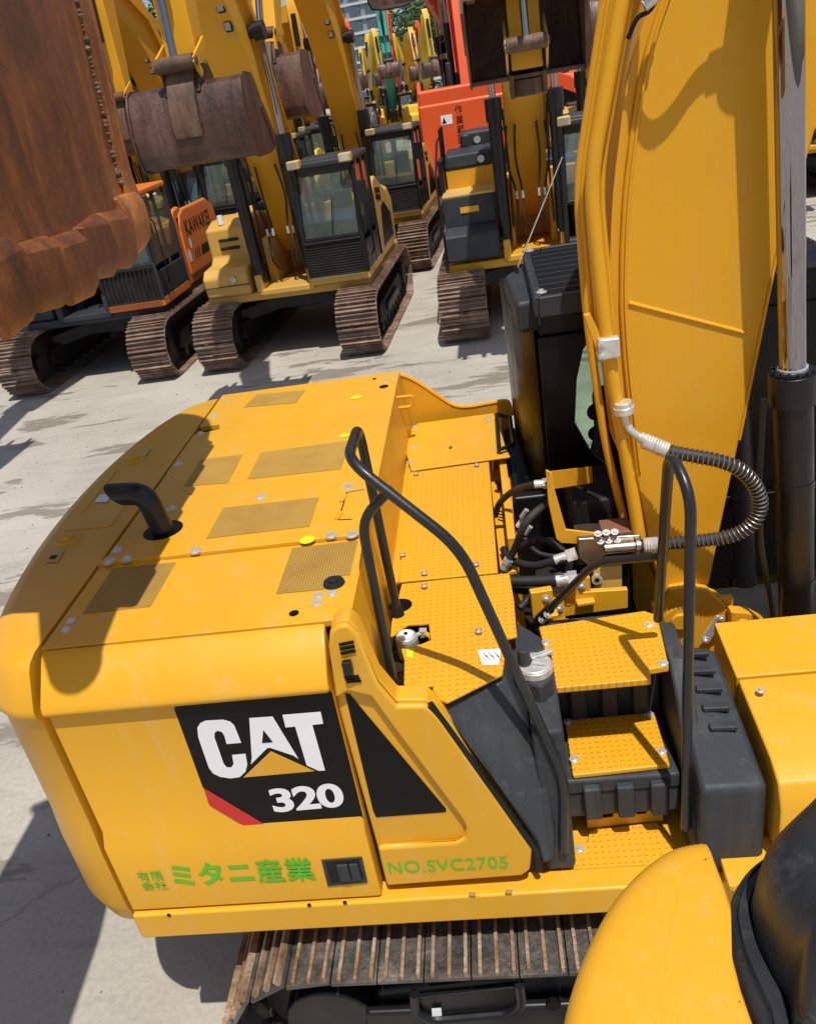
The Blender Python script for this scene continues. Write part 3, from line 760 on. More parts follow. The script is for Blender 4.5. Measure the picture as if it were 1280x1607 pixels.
# ---- trees
def leafy_tree(label, x, y, h, wd, seed):
    rnd = random.Random(seed)
    t = thing('broadleaf_tree', label, 'tree', (x, y, 0), 0, 'trees behind the yard')
    mb = MB(); mb.tube([(0, 0, 0), (.1, 0, h * .3), (0, .1, h * .55)], [h * .03, h * .022, h * .012], 8)
    for k in range(6):
        a = k * 1.05; mb.tube([(0, 0, h * (.25 + .04 * k)), (math.cos(a) * wd * .3, math.sin(a) * wd * .3, h * (.55 + .05 * k))], [h * .012, h * .005], 6)
    mb.build('trunk', 'bark', t)
    mb = MB(); cl = [(V((rnd.uniform(-1, 1) * wd * .42, rnd.uniform(-1, 1) * wd * .4, h * rnd.uniform(.32, .95))), wd * rnd.uniform(.12, .26)) for _ in range(26)]
    for c, r_ in cl:
        for _ in range(150):
            d = V((rnd.gauss(0, 1), rnd.gauss(0, 1), rnd.gauss(0, 1))).normalized() * r_ * rnd.uniform(.6, 1.08)
            p = c + d; q = V((rnd.gauss(0, 1), rnd.gauss(0, 1), rnd.gauss(0, 1))).normalized(); a, b = frame_for(q); sz = rnd.uniform(.25, .5) * h / 18
            mb.add([p - a * sz, p - b * sz * .6, p + a * sz, p + b * sz * .6], [(0, 1, 2, 3)])
    mb.build('crown', 'leaves', t)
leafy_tree('dark green tree on the right above the far yellow booms', 24, 118, 17, 14, 1)
leafy_tree('green tree standing between the tower and the orange boom', -6.5, 150, 15, 11, 2)
leafy_tree('broad green tree behind the left booms against the blue sky', -41, 130, 19, 16, 3)
leafy_tree('tall green tree at the right edge behind the trees by the yard', 36, 120, 19, 15, 4)

# ================================================================== THE NEAREST MACHINE (big yellow excavator)
X = thing('excavator', 'large shiny yellow excavator filling the foreground, black badge panel on its side door', 'excavator', (0, 0, 0))
HZ, DZ = 2.40, 2.05                       # hood and service deck heights
YS = -1.43                                # outer face of the side doors
xr = -1.72                                # seam between counterweight and doors
xd = PY(527, 1100, YS).x                  # seam between the two doors
# base rail / deck frame
mb = MB(); mb.bb((xr + .01, -1.462, 1.02), (.95, -1.36, 1.165)); mb.bb((xr + .01, 1.30, 1.02), (1.2, 1.42, 1.165))
mb.bb((xr + .02, -1.36, 1.04), (1.9, 1.30, 1.12)); deck_frame = mb.build('deck_frame', 'yellow', X, bevel=.012)
mb = MB(); mb.bb((.75, -1.46, 1.02), (2.3, -1.36, 1.2)); mb.build('sill', 'yellow', X, bevel=.012)
for u, v in ((265, 1436), (485, 1420), (541, 1416), (741, 1402), (798, 1398)):
    p = PY(u, v, -1.464); mb = MB(); mb.cyl(p, p + V((0, -.004, 0)), .008 if u < 600 else .014); mb.build('rivet', 'dark_text' if u < 600 else 'pale_yellow', deck_frame)
# ---- counterweight: vertical profile swept round the tail
plan = [(-1.735, -1.43), (-1.84, -1.405), (-1.96, -1.31), (-2.06, -1.13), (-2.14, -.86), (-2.20, -.5), (-2.225, -.15), (-2.225, .15), (-2.20, .5), (-2.14, .86), (-2.06, 1.13), (-1.96, 1.31), (-1.84, 1.405), (-1.735, 1.43)]
pl = spline([V((x, y, 0)) for x, y in plan], 4)
prof = [(1.00, .14), (1.01, .08), (1.06, .03), (1.18, .0), (1.50, .0), (1.66, .010), (2.17, .012), (2.19, .0), (2.21, -.012), (2.24, -.008), (2.36, .055), (2.385, .08), (2.40, .13)]
rr = []
for z, ins in prof:
    ring = []
    for i, p in enumerate(pl):
        tdir = (pl[min(i + 1, len(pl) - 1)] - pl[max(i - 1, 0)]).normalized(); nrm = V((tdir.y, -tdir.x, 0))
        if nrm.x > 0: nrm = -nrm
        if i in (0, len(pl) - 1): nrm = V((0, -1 if i == 0 else 1, 0))
        q = p - nrm * ins; q.z = z; ring.append(q)
    rr.append(ring + [V((-1.735, rr_y, z)) for rr_y in (.6, -.6)])
mb = MB(); mb.rings(rr); cwt = mb.build('counterweight', 'yellow', X, bevel=.0, smooth=50)
# counterweight top fittings
for u, v in ((210, 721), (107, 846)):
    p = PZ(u, v, HZ); mb = MB(); mb.cyl(p, p + V((0, 0, .008)), .062, .055, 24); mb.cyl(p, p + V((0, 0, .02)), .04, .034, 6); mb.build('lifting_plug', 'brown_copper' if False else 'yellow', cwt)
def sticker(nm, pts, mat, par, z=HZ + .004):
    return flat(nm, [PZ(u, v, z) for u, v in pts], mat, par)
sticker('sticker', [(148, 788), (157, 776), (178, 775), (167, 788)], 'white_paint', cwt)
sticker('sticker', [(70, 883), (85, 863), (101, 862), (90, 882)], 'pale_yellow', cwt)
sticker('sticker', [(215, 716), (224, 704), (237, 703), (229, 715)], 'pale_yellow', cwt)
sticker('sticker_mark', [(76, 877), (81, 871), (91, 871), (86, 877)], 'dark_text', cwt, HZ + .006)
for a, b in (((102, 833), (173, 826)), ((129, 804), (185, 737)), ((173, 826), (216, 768))):
    p, q = PZ(*a, HZ + .001), PZ(*b, HZ + .001); mb = MB(); mb.cyl(p, q, .003, n=4); mb.build('cover_seam', 'boom_yellow', cwt)

# ---- side doors: profile (y, z) extruded along x
zl = 2.225
dprof = [(-1.29, 2.398), (-1.325, 2.388), (-1.440, zl + .03), (-1.450, zl), (-1.440, zl - .015), (-1.418, zl - .025), (-1.418, 1.60), (-1.447, 1.545), (-1.447, 1.175), (-1.30, 1.175)]
def z_at(y): return None
mb = MB(); mb.yz(dprof, xr + .012, xd - .010)
door = mb.build('engine_door', 'yellow', X, bevel=.012, seg=3)
mb = MB(); mb.bb((xr, -1.36, 1.2), (xd + .02, -1.31, 2.28)); mb.bb((xd - .02, -1.375, 1.2), (xd + .1, -1.3, 2.2)); mb.build('door_gap', 'rubber', X)
YD = -1.4205
def dsk(nm, pts, mat, par, y=YD): return flat(nm, [PY(u, v, y) for u, v in pts], mat, par)
# black panel with the logo
blk = dsk('badge_panel', [(281, 1104), (514, 1083), (521, 1087), (571, 1287), (421, 1297), (318, 1236), (273, 1112)], 'dark_text', door, YD)
YL = YD - .0015
def logo(nm, pts, mat, par=blk, y=YL):
    ps = [PY(u, v, y) for u, v in pts]
    bm = bmesh.new(); vs = [bm.verts.new(p) for p in ps]; es = [bm.edges.new((vs[i], vs[(i + 1) % len(vs)])) for i in range(len(vs))]
    bmesh.ops.triangle_fill(bm, edges=es, use_beauty=True)
    me = bpy.data.meshes.new(nm); bm.normal_update(); bm.to_mesh(me); bm.free(); me.materials.append(MATS[mat])
    o = bpy.data.objects.new(nm, me); COL.objects.link(o); o.parent = par; return o
def z7(l): return [(x * .5, 960 + y * .5) for x, y in l]
logo('letter', z7([(619, 365), (628, 350), (645, 342), (700, 339), (722, 345), (735, 357), (757, 412), (711, 416), (704, 390), (696, 378), (682, 374), (673, 381), (673, 395), (702, 478), (712, 489), (726, 489), (733, 478), (728, 450), (770, 446), (776, 480), (770, 503), (752, 520), (722, 524), (690, 519), (668, 508), (655, 490), (622, 395)]), 'white_paint')
logo('letter', z7([(782, 334), (855, 329), (937, 463), (920, 452), (848, 428), (838, 429), (787, 480), (790, 460)]), 'white_paint')
logo('letter_hole', z7([(826, 372), (856, 410), (822, 413)]), 'dark_text', blk, YL - .0015)
logo('letter', z7([(886, 324), (1006, 314), (1014, 352), (980, 356), (1020, 499), (1000, 500), (962, 483), (926, 361), (896, 364)]), 'white_paint')
logo('triangle_mark', z7([(850, 438), (988, 501), (763, 521)]), 'yellow')
logo('red_stripe', z7([(638, 553), (838, 673), (776, 679), (656, 607)]), 'red_paint')
a, b = PY(431, 1276, YL), PY(543, 1266, YL); c = PY(425, 1240, YL)
writing('model_number', '320', 'white_paint', blk, a, (b - a), (0, 0, 1), (b - a).length, (PY(430, 1238, YL) - PY(437, 1276, YL)).length * .98, .035, .95)
# green owner's lettering on the lower band
YB = -1.4495
def green(nm, s_, u0, v0, u1, v1, vt, bold, par, sp=1.0):
    a, b = PY(u0, v0, YB), PY(u1, v1, YB); h = (PY(u0, vt, YB) - a).length
    return writing(nm, s_, 'green_text', par, a, b - a, (0, 0, 1), (b - a).length, h, bold, sp)
green('owner_name', 'ミタニ', 276, 1392, 402, 1386, 1358, .03, door)
green('owner_name', '産業', 407, 1386, 495, 1382, 1351, 0, door); YB -= .0008; green('owner_name', '産業', 409, 1386.6, 497, 1382.6, 1351.6, 0, door); YB -= .0008; green('owner_name', '産業', 408, 1385, 496, 1381, 1350, 0, door)
green('owner_prefix', '有限', 218, 1383, 258, 1381, 1369, .008, door)
green('owner_prefix', '会社', 225, 1398, 265, 1396, 1385, .008, door)
# recessed latch
mb = MB(); q = [PY(u, v, -1.448) for u, v in ((504, 1349), (568, 1344), (577, 1384), (514, 1390))]
mb.prism(q, (0, -.006, 0)); ltc = mb.build('door_latch', 'slate', door, bevel=.004)
mb = MB(); q = [PY(u, v, -1.4545) for u, v in ((510, 1353), (563, 1349), (571, 1381), (519, 1386))]; mb.prism(q, (0, -.001, 0)); mb.build('latch_recess', 'rubber', ltc)
mb = MB(); q = [PY(u, v, -1.4555) for u, v in ((528, 1356), (545, 1355), (552, 1380), (535, 1381))]; mb.prism(q, (0, -.012, 0)); mb.build('latch_paddle', 'slate', ltc, bevel=.003)
mb = MB(); q = [PY(u, v, -1.4555) for u, v in ((547, 1355), (561, 1354), (568, 1379), (554, 1380))]; mb.prism(q, (0, -.010, 0)); mb.build('latch_paddle', 'slate', ltc, bevel=.003)
# ---- front side panel: recessed sheet plus raised band
pan = [(519, 985), (530, 975), (545, 972), (560, 985), (592, 1062), (622, 1098), (668, 1098), (690, 1115), (836, 1325), (833, 1358), (820, 1368), (607, 1383), (604, 1375), (530, 1110), (517, 1010)]
P3 = [PY(u, v, -1.40) for u, v in pan]
mb = MB(); mb.prism(P3, (0, .08, 0)); fp = mb.build('side_panel', 'yellow', X, bevel=.01)
band = [(519, 985), (530, 975), (546, 972), (562, 987), (594, 1064), (624, 1100), (668, 1099), (689, 1117), (834, 1325), (831, 1357), (818, 1366), (607, 1382), (598, 1345), (593, 1322), (715, 1314), (728, 1306), (731, 1292), (724, 1278), (612, 1128), (582, 1086), (548, 1078), (528, 1090), (517, 1010)]
def ring_panel(nm, pts, y0, y1, ins, mat, par, bev=.008):
    ps = [PY(u, v, y0) for u, v in pts]; n = len(ps)
    mb = MB(); mb.prism(ps, (0, y1 - y0, 0)); return mb.build(nm, mat, par, bevel=bev, seg=4)
ring_panel('raised_band', band, -1.398, -1.428, 0, 'yellow', fp, .022)
dsk('black_panel', [(541, 1088), (549, 1090), (700, 1270), (699, 1275), (590, 1283), (585, 1272)], 'dark_text', fp, -1.4025)
YB = -1.4302
green('fleet_number', 'NO.SVC2705', 611, 1372, 798, 1363, 1354, .004, fp, 1.05)
for k in range(3):
    a = PY(532 + k * 1.5, 1012 + k * 7, -1.4305); mb = MB(); mb.tube([a, a + V((.05, 0, .006))], .0055, 6); mb.build('vent_slot', 'dark_text', fp)
for k in range(3):
    a = PY(540 + k * 2, 1063 + k * 4, -1.4305); mb = MB(); mb.tube([a, a + V((.05, 0, .0))], .004, 6); mb.build('vent_slot', 'dark_text', fp)
mb = MB(); mb.prism([PY(u, v, -1.43) for u, v in ((536, 1035), (551, 1033), (556, 1052), (541, 1056))], (0, -.025, 0)); mb.build('vent_lamp', 'black_paint', fp, bevel=.006)
mb = MB(); mb.tube([p + V((.006, -.012, 0)) for p in [PY(u, v, -1.40) for u, v in ((672, 1102), (700, 1140), (762, 1226), (820, 1306), (838, 1330), (842, 1362))]], .014, 8); mb.build('rubber_seal', 'rubber', X)

# ---- hood panels
e0, e1 = PZ(551, 963, HZ), PZ(626, 587, HZ)
def hx(y): t = (y - e0.y) / (e1.y - e0.y); return e0.x + (e1.x - e0.x) * t
y1_, y2_ = -.725, -.165
mb = MB(); mb.xy([(xr - .0, -1.285), (hx(-1.285), -1.285), (hx(y1_), y1_), (xr, y1_)], HZ - .03, HZ); h1 = mb.build('hood_panel', 'yellow', X, bevel=.006)
mb = MB(); mb.xy([(xr - .01, y1_ + .004), (hx(y1_) + .005, y1_ + .004), (hx(y2_) + .005, y2_), (-1.49, y2_ + .02), (-1.52, y2_ - .1)], HZ - .02, HZ + .016); h2 = mb.build('hood_panel', 'yellow', X, bevel=.005)
mb = MB(); mb.xy([(-1.49, y2_ + .035), (hx(y2_), y2_ + .012), (hx(1.36), 1.36), (xr + .0, 1.355), (xr, .82), (-1.6, .82), (-1.58, .74), (xr, .70), (xr, .2)], HZ - .03, HZ + .004); h3 = mb.build('hood_panel', 'yellow', X, bevel=.005)
mb = MB(); mb.bb((xr - .01, -1.27, 2.2), (-.60, 1.33, HZ - .035)); mb.build('hood_inner', 'dark_steel', X)
mb = MB(); mb.bb((xr + .002, y1_ - .02, HZ - .03), (-1.44, .26, HZ - .002)); mb.build('hood_strip', 'yellow', X)
# hood front wall, slanting down to the deck
mb = MB(); q0, q1 = V((hx(-1.27), -1.27, HZ - .012)), V((hx(1.36), 1.36, HZ - .012))
b0, b1 = V((q0.x + .03, q0.y, DZ - .25)), V((q1.x + .03, q1.y, DZ - .05))
mb.prism([q0, q1, b1, b0], (-.02, 0, 0)); wl = mb.build('hood_front_wall', 'yellow', X, bevel=.004)
# perforated grilles
def gril(pts, z, par): 
    return sticker('grille', pts, 'grille', par, z)
gril([(382, 639), (402, 619), (479, 612), (464, 632)], HZ + .006, h3)
gril([(289, 763), (315, 721), (380, 713), (357, 758)], HZ + .006, h3)
gril([(388, 752), (409, 710), (549, 691), (535, 736)], HZ + .006, h3)
gril([(324, 845), (350, 797), (500, 780), (485, 826)], HZ + .018, h2)
gril([(130, 963), (177, 892), (276, 882), (236, 952)], HZ + .002, h1)
gril([(433, 932), (458, 860), (561, 848), (549, 902), (515, 905), (508, 925)], HZ + .002, h1)
def round_label(u, v, r, z, par, mat='lime_sticker'):
    c = PZ(u, v, z); return flat('sticker', [c + V((r * math.cos(a * math.pi / 10), r * math.sin(a * math.pi / 10), 0)) for a in range(20)], mat, par)
round_label(559, 623, .032, HZ + .007, h3); round_label(541, 683, .028, HZ + .007, h3); round_label(482, 847, .032, HZ + .019, h2)
round_label(602, 606, .028, HZ + .0075, h3, 'dark_text'); round_label(587, 594, .012, HZ + .0075, h3, 'dark_text'); round_label(461, 962, .018, HZ + .003, h1, 'dark_text')
def bolts(l, z, par, nrm=(0, 0, 1), r=.016):
    for u, v in l:
        mb = MB(); mb.bolt(PZ(u, v, z), nrm, r); mb.build('bolt', 'zinc', par)
bolts([(357, 629), (335, 655), (338, 650), (604, 598), (617, 594)], HZ + .004, h3, r=.013)
bolts([(409, 781), (546, 765), (307, 865), (520, 841), (552, 840), (184, 864), (200, 878), (172, 882), (270, 799)], HZ + .016, h2, r=.019)
bolts([(497, 947), (499, 935), (521, 932), (112, 975), (104, 989)], HZ, h1, r=.015)
bolts([(315, 681), (281, 729)], HZ + .004, h3, r=.018)
mb = MB(); c = PZ(524, 916, HZ); mb.cyl(c, c + V((0, 0, .012)), .042, .038, 24); mb.cyl(c + V((0, 0, .01)), c + V((0, 0, .02)), .022, .02, 16); mb.build('grommet', 'rubber', h1)
# little hatch on the middle panel
for a, b in (((531, 816), (544, 773)), ((544, 773), (572, 768)), ((531, 816), (552, 815))):
    p, q = PZ(*a, HZ + .0165), PZ(*b, HZ + .0165); mb = MB(); mb.cyl(p, q, .0028, n=4); mb.build('hatch_seam', 'dark_text', h2)
for u, v in ((539, 783), (532, 810)):
    p = PZ(u, v, HZ + .018); mb = MB(); mb.cyl(p - V((.008, .03, 0)), p + V((.006, .03, 0)), .009, n=8); mb.build('hinge', 'yellow', h2)
# exhaust
c = PZ(256, 832, HZ + .017); cE = V((c.x, c.y, 0))
mb = MB(); mb.cyl((c.x, c.y, c.z - .001), (c.x, c.y, c.z + .0015), .088, n=32); mb.build('exhaust_hole', 'dark_text', h2)
tipp = PZ(184, 776, 2.60)
mb = MB(); e_ = V((c.x - .03, c.y + .01, 2.60)); pth = fillet([(c.x + .015, c.y, 2.3), e_, tipp], .13, 8)
mb.tube(pth, .050, 20, cap=False); dm = (tipp - e_).normalized()
for i_ in range(20):
    v_ = mb.v[-20 + i_]; mb.v[-20 + i_] = v_ + dm * ((v_.z - 2.60) * .9)
inner_ = [p for p in pth]; ex = mb.build('exhaust_pipe', 'rail_black', X, smooth=60)
mb = MB(); d = (pth[-1] - pth[-2]).normalized(); mb.cyl(pth[-1] - d * .06, pth[-1] - d * .058, .048, n=20); mb.build('pipe_mouth', 'dark_text', ex)

# ---- service deck
def plate(nm, pts, z, mat, par, th=.012, bev=.004):
    mb = MB(); mb.prism([PZ(u, v, z) for u, v in pts], (0, 0, -th)); return mb.build(nm, mat, par, bevel=bev)
p1 = plate('deck_plate', [(655, 664), (774, 648), (800, 716), (645, 738), (634, 700)], DZ + .02, 'yellow', X)
p2 = plate('tread_plate', [(640, 742), (767, 724), (781, 898), (626, 913)], DZ + .012, 'tread_yellow', X)
p3 = plate('tread_plate', [(630, 916), (799, 899), (806, 940), (811, 998), (796, 1002), (788, 1058), (701, 1102), (680, 1092), (678, 1076), (633, 1084), (634, 1035), (629, 1018), (662, 1010), (676, 1004), (672, 978), (640, 980), (612, 1000), (614, 976)], DZ + .010, 'tread_yellow', X)
mb = MB(); a, b, c_, d_ = PZ(633, 1084, DZ), PZ(678, 1076, DZ), PZ(680, 1092, DZ), PZ(701, 1102, DZ)
mb.prism([a, b, b - V((0, 0, .09)), a - V((0, 0, .11))], (0, .01, 0)); mb.build('plate_flange', 'yellow', p3, bevel=.003)
# bevelled gutter between wall and plates
mb = MB(); mb.prism([PZ(612, 748, DZ), PZ(642, 742, DZ), PZ(626, 913, DZ), PZ(600, 925, DZ - .06), PZ(590, 840, DZ - .06)], (0, 0, -.01)); mb.build('gutter', 'yellow', X)
mb = MB(); mb.prism([PZ(618, 690, DZ - .01), PZ(652, 668, DZ - .01), PZ(645, 745, DZ - .01), PZ(607, 750, DZ - .01)], (0, 0, -.02)); mb.build('gutter', 'yellow', X)
for u, v in ((653, 745), (748, 731), (632, 872), (666, 901), (747, 887), (666, 921), (751, 992)):
    par = p3 if v > 910 else p2
    c = PZ(u, v, DZ + .0135); mb = MB(); mb.tube([c - V((.012, 0, .002)), c + V((.012, 0, -.002))], .016, 12); o = mb.build('bolt_recess', 'brown_copper', par)
    mb = MB(); mb.bolt(c + V((0, -.003, .009)), (0, 0, 1), .011); mb.build('bolt', 'zinc', par)
bolts([(765, 655), (767, 663), (780, 706), (633, 672), (651, 670), (650, 700), (624, 728), (644, 725), (637, 654)], DZ + .022, p1, r=.013)
round_label(706, 704, .02, DZ + .022, p1)
mb = MB(); c = PZ(706, 704, DZ + .022); mb.cyl(c, c + V((.01, 0, .012)), .012, .008); mb.build('eyelet', 'brown_copper', p1)
sticker('sticker', [(749, 1020), (786, 1018), (783, 1043), (757, 1044)], 'white_paint', p3, DZ + .0125)
sticker('sticker', [(637, 1016), (650, 1018), (647, 1033), (638, 1031)], 'lime_sticker', p3, DZ + .0125)
for k in range(6):
    a = PZ(758 + k * 4.5, 1024 + (k % 2) * 4, DZ + .0135); mb = MB(); mb.cyl(a, a + V((.012, -.03, 0)), .0012, n=4); mb.build('sticker_mark', 'dark_text', p3)
# far wall with sweeping top edge
top = [(626, 587), (640, 591), (660, 602), (690, 622), (712, 635), (735, 637), (765, 632), (792, 628), (799, 634), (803, 650)]
TP = [PY(u, v, 1.40) for u, v in top]
poly = TP + [V((TP[-1].x, 1.40, 1.16)), V((TP[0].x - .01, 1.40, 1.16))]
mb = MB(); mb.prism(poly, (0, -.02, 0)); sw = mb.build('far_side_wall', 'yellow', X, bevel=.006, seg=3)
mb = MB(); mb.tube([p + V((0, -.012, .0)) for p in spline(TP, 4)], .014, 8); mb.build('wall_lip', 'yellow', sw)
mb = MB(); mb.tube(fillet([PY(621, 640, 1.0), PY(646, 638, 1.0), PY(648, 621, 1.0), PY(620, 624, 1.0)], .02), .010, 8); mb.build('grab_loop', 'yellow', wl)
mb = MB(); c = PZ(617, 696, 2.1); mb.box(c, (.05, .16, .07)); mb.build('hood_catch', 'rubber', wl, bevel=.012)
# panel behind the deck: battery door area and black bracket
mb = MB(); mb.tube(fillet([PZ(779, 650, 2.10), PZ(800, 655, 2.10), PZ(806, 697, 2.10), PZ(783, 706, 2.10), PZ(779, 650, 2.10)], .015), .012, 8); mb.build('mirror_bracket', 'black_paint', X)
mb = MB(); mb.bb((-.02, -.2, 1.3), (.02, 1.36, 2.02)); mb.build('deck_end_wall', 'yellow', X, bevel=.004)
mb = MB(); mb.prism([PZ(768, 740, 1.9), PZ(800, 735, 1.9), PZ(812, 895, 1.9), PZ(785, 900, 1.9)], (0, 0, -.02)); ew = mb.build('valve_tray', 'yellow', X, bevel=.004)
mb = MB(); c = PZ(783, 768, 1.92); mb.cyl(c, c + V((0, 0, .05)), .012); mb.cyl(c + V((0, 0, .04)), c + V((0, 0, .052)), .02); mb.build('stud', 'black_paint', ew)
# priming pump in the opening of the deck
hole = MB(); hole.prism([PZ(u, v, DZ - .10) for u, v in ((600, 985), (680, 970), (690, 1040), (600, 1060))], (0, 0, -.01)); hole.build('pump_well', 'dark_steel', X)
c = PZ(638, 1003, DZ - .02); mb = MB(); mb.cyl(c - V((0, 0, .12)), c, .045, n=24); mb.cyl(c, c + V((0, 0, .02)), .047, .04, 24); pp = mb.build('fuel_pump', 'zinc', X, bevel=.004)
mb = MB(); mb.cyl(c + V((0, 0, .02)), c + V((0, 0, .026)), .03, n=20); mb.build('pump_cap', 'white_paint', pp); mb = MB(); mb.cyl(c + V((0, 0, .026)), c + V((0, 0, .03)), .008); mb.build('pump_screw', 'dark_text', pp)
mb = MB(); c2 = PZ(664, 993, DZ - .03); mb.cyl(c, c2, .01); mb.box(c2, (.03, .03, .03)); mb.build('fitting', 'zinc', pp)
mb = MB(); mb.tube(spline([c2, c2 + V((.03, -.03, 0)), PZ(676, 1008, DZ - .06)]), .01, 6); mb.build('hose', 'yellow', pp)

# ---- handrails
b_low, b_up = PY(884, 1335, -1.39), PY(885, 1222, -1.39)
bend = PY(722, 860, -1.37); apex = PY(545, 722, -1.22); apx2 = PY(562, 668, -.80)
bB = PZ(625, 968, DZ); bA = PZ(619, 1082, DZ - .02)
mb = MB(); mb.tube(fillet([b_low, b_up, bend, apex, apx2, bB + V((0, 0, 0))], .10, 6), .0185, 14)
hr = mb.build('handrail', 'rail_black', X)
jn = PY(612, 768, -1.24)
mb = MB(); mb.tube(fillet([bA, PY(566, 815, -1.20), jn + V((0, .01, -.005))], .09, 6), .0175, 14); mb.build('brace', 'rail_black', hr)
for c in (bB, bA):
    mb = MB(); mb.cyl(c - V((0, 0, .06)), c + V((0, 0, .03)), .032, .026, 16); mb.cyl(c + V((0, 0, .03)), c + V((0, 0, .05)), .024, .02, 16); mb.build('rail_socket', 'rubber', hr)
round_label(628, 950, .05, DZ + .0115, p3, 'dark_text'); round_label(622, 1078, .03, DZ - .02, p3, 'dark_text')
r0 = PY(1075, 1300, -1.33); r1 = PY(1084, 775, -1.33); r2 = PY(1050, 706, -1.18); r3 = PZ(1032, 972, 1.97)
mb = MB(); mb.tube(fillet([r0, r1, r2, r3], .09, 6), .0185, 14); hr2 = mb.build('handrail', 'rail_black', X)
k0 = PY(1038, 873, r2.y + (r3.y - r2.y) * .6); k1 = PY(935, 882, -.80); k2 = PY(850, 968, -.62)
mb = MB(); mb.tube(fillet([k0, k1, k2], .08, 6), .016, 12); mb.build('brace', 'rail_black', hr2)
mb = MB(); dd = (k2 - k1).normalized(); mb.cyl(k2 - dd * .08, k2 + dd * .04, .022, n=8); mb.build('foot_plate', 'black_paint', hr2)
for t_ in (.0, .05):
    mb = MB(); mb.bolt(k2 - dd * t_ + V((0, -.02, 0)), (0, -1, .4), .013); mb.build('bolt', 'zinc', hr2)

# ---- black fuel-side cover and filler
def cover(nm, front, y, depth, mat, bev, par=X):
    mb = MB(); mb.prism([PY(u, v, y) for u, v in front], (0, depth, 0)); return mb.build(nm, mat, par, bevel=bev, seg=4)
# slanting corner cover: top follows the deck edge, foot tapers to the sill
tp = [PZ(686, 1108, 2.03), PZ(712, 1104, 2.035), PZ(788, 1060, 2.035), PZ(800, 1068, 2.03)]
A0, A1, A2, A3 = PZ(684, 1112, 2.03), PZ(792, 1062, 2.03), PY(852, 1200, -1.38), PY(872, 1310, -1.41)
A4, A5, A6, A7 = PY(870, 1352, -1.42), PY(850, 1360, -1.42), PY(838, 1322, -1.42), PY(760, 1206, -1.42)
mb = MB(); fr = [A0, A7, A6, A5, A4, A3, A2, A1]
bk = [p + V((.0, .22, -.02)) for p in fr]
mb.rings([fr, bk], cap=True)
cvr = mb.build('corner_cover', 'dark_plastic', X, bevel=.022, seg=4, smooth=60)
# filler column with tank neck
mb = MB(); col_top = [PZ(802, 1005, 1.98), PZ(812, 975, 1.98), PZ(848, 998, 1.98), PZ(868, 1060, 1.98), PZ(848, 1078, 1.98), PZ(806, 1062, 1.98)]
col_bot = [V((p.x + .0, p.y - .02, 1.25)) for p in col_top]
mb.rings([col_bot, col_top]); fcol = mb.build('filler_column', 'dark_plastic', X, bevel=.015, seg=3)
mb = MB(); mb.prism([(-.01, -1.38, 1.18), (.105, -1.38, 1.18), (.105, -.9, 1.18), (-.01, -.9, 1.18)], (0, 0, .72)); mb.build('tank_side', 'dark_plastic', X, bevel=.02)
c = PZ(838, 1042, 2.01); mb = MB(); mb.cyl(c - V((0, 0, .03)), c, .068, n=28); mb.cyl(c, c + V((0, 0, .008)), .066, .06, 28); cap = mb.build('fuel_cap', 'zinc', fcol, bevel=.003)
mb = MB(); c2 = PZ(822, 1034, 2.04); mb.cyl(c2 - V((0, 0, .02)), c2 + V((0, 0, .045)), .026, .022, 12); mb.build('breather', 'slate', cap, bevel=.004)
mb = MB(); mb.box(c + V((.03, .03, .018)), (.09, .022, .014), rz=.4); mb.box(c + V((.02, -.01, .016)), (.05, .03, .012), rz=-.3); mb.build('cap_hasp', 'zinc', cap, bevel=.003)

# ---- steps and black fuel tank
ZT, ZM, ZLW = 1.87, 1.49, 1.14
tx0, tx1 = .10, .545
pt = plate('step_plate', [(845, 983), (1011, 958), (1031, 965), (1049, 1045), (1019, 1050), (1021, 1066), (868, 1080)], ZT, 'tread_yellow', X, .03, .006)
pm = plate('step_plate', [(886, 1130), (1026, 1117), (1051, 1200), (898, 1217)], ZM, 'tread_yellow', X, .022, .006)
pw = plate('step_plate', [(880, 1372), (880, 1345), (898, 1340), (899, 1326), (922, 1320), (924, 1303), (1030, 1290), (1062, 1330), (1010, 1362)], ZLW, 'tread_yellow', X, .012, .004)
mb = MB(); a, b = PZ(880, 1372, ZLW), PZ(1060, 1356, ZLW); mb.prism([a, b, b - V((0, 0, .05)), a - V((0, 0, .05))], (0, .008, 0)); mb.build('step_lip', 'yellow', pw, bevel=.003)
mb = MB(); a, b = PZ(922, 1300, ZLW), PZ(1040, 1288, ZLW); hh = V((0, 0, .1)); n_ = 6
pts = [a, b, b + hh] + [a.lerp(b, t_) + V((0, 0, zz)) for t_, zz in ((.82, .09), (.78, .05), (.66, .05), (.62, .09), (.38, .09), (.34, .05), (.2, .05), (.16, .09), (0, .09))]
mb.prism(pts, (0, .006, 0)); mb.build('step_back', 'yellow', pw)
for l, z, par in (([(856, 1009), (1018, 981), (1040, 1041)], ZT, pt), ([(891, 1134), (1018, 1122), (901, 1192), (1038, 1180)], ZM, pm), ([(910, 1333)], ZLW, pw)):
    bolts(l, z, par, r=.015)
for (z, pts_, par) in ((ZT, [(872 + k * 14.5, 1073 - k * 1.35) for k in range(10)], pt), (ZM, [(904 + k * 14.5, 1211 - k * 1.45) for k in range(10)], pm)):
    for u, v in pts_:
        c = PZ(u, v, z); mb = MB(); mb.tube([c + V((0, .004, -.002)), c + V((0, .004, .004))], [.009, .005], 8); mb.build('anti_slip_stud', 'yellow', par)
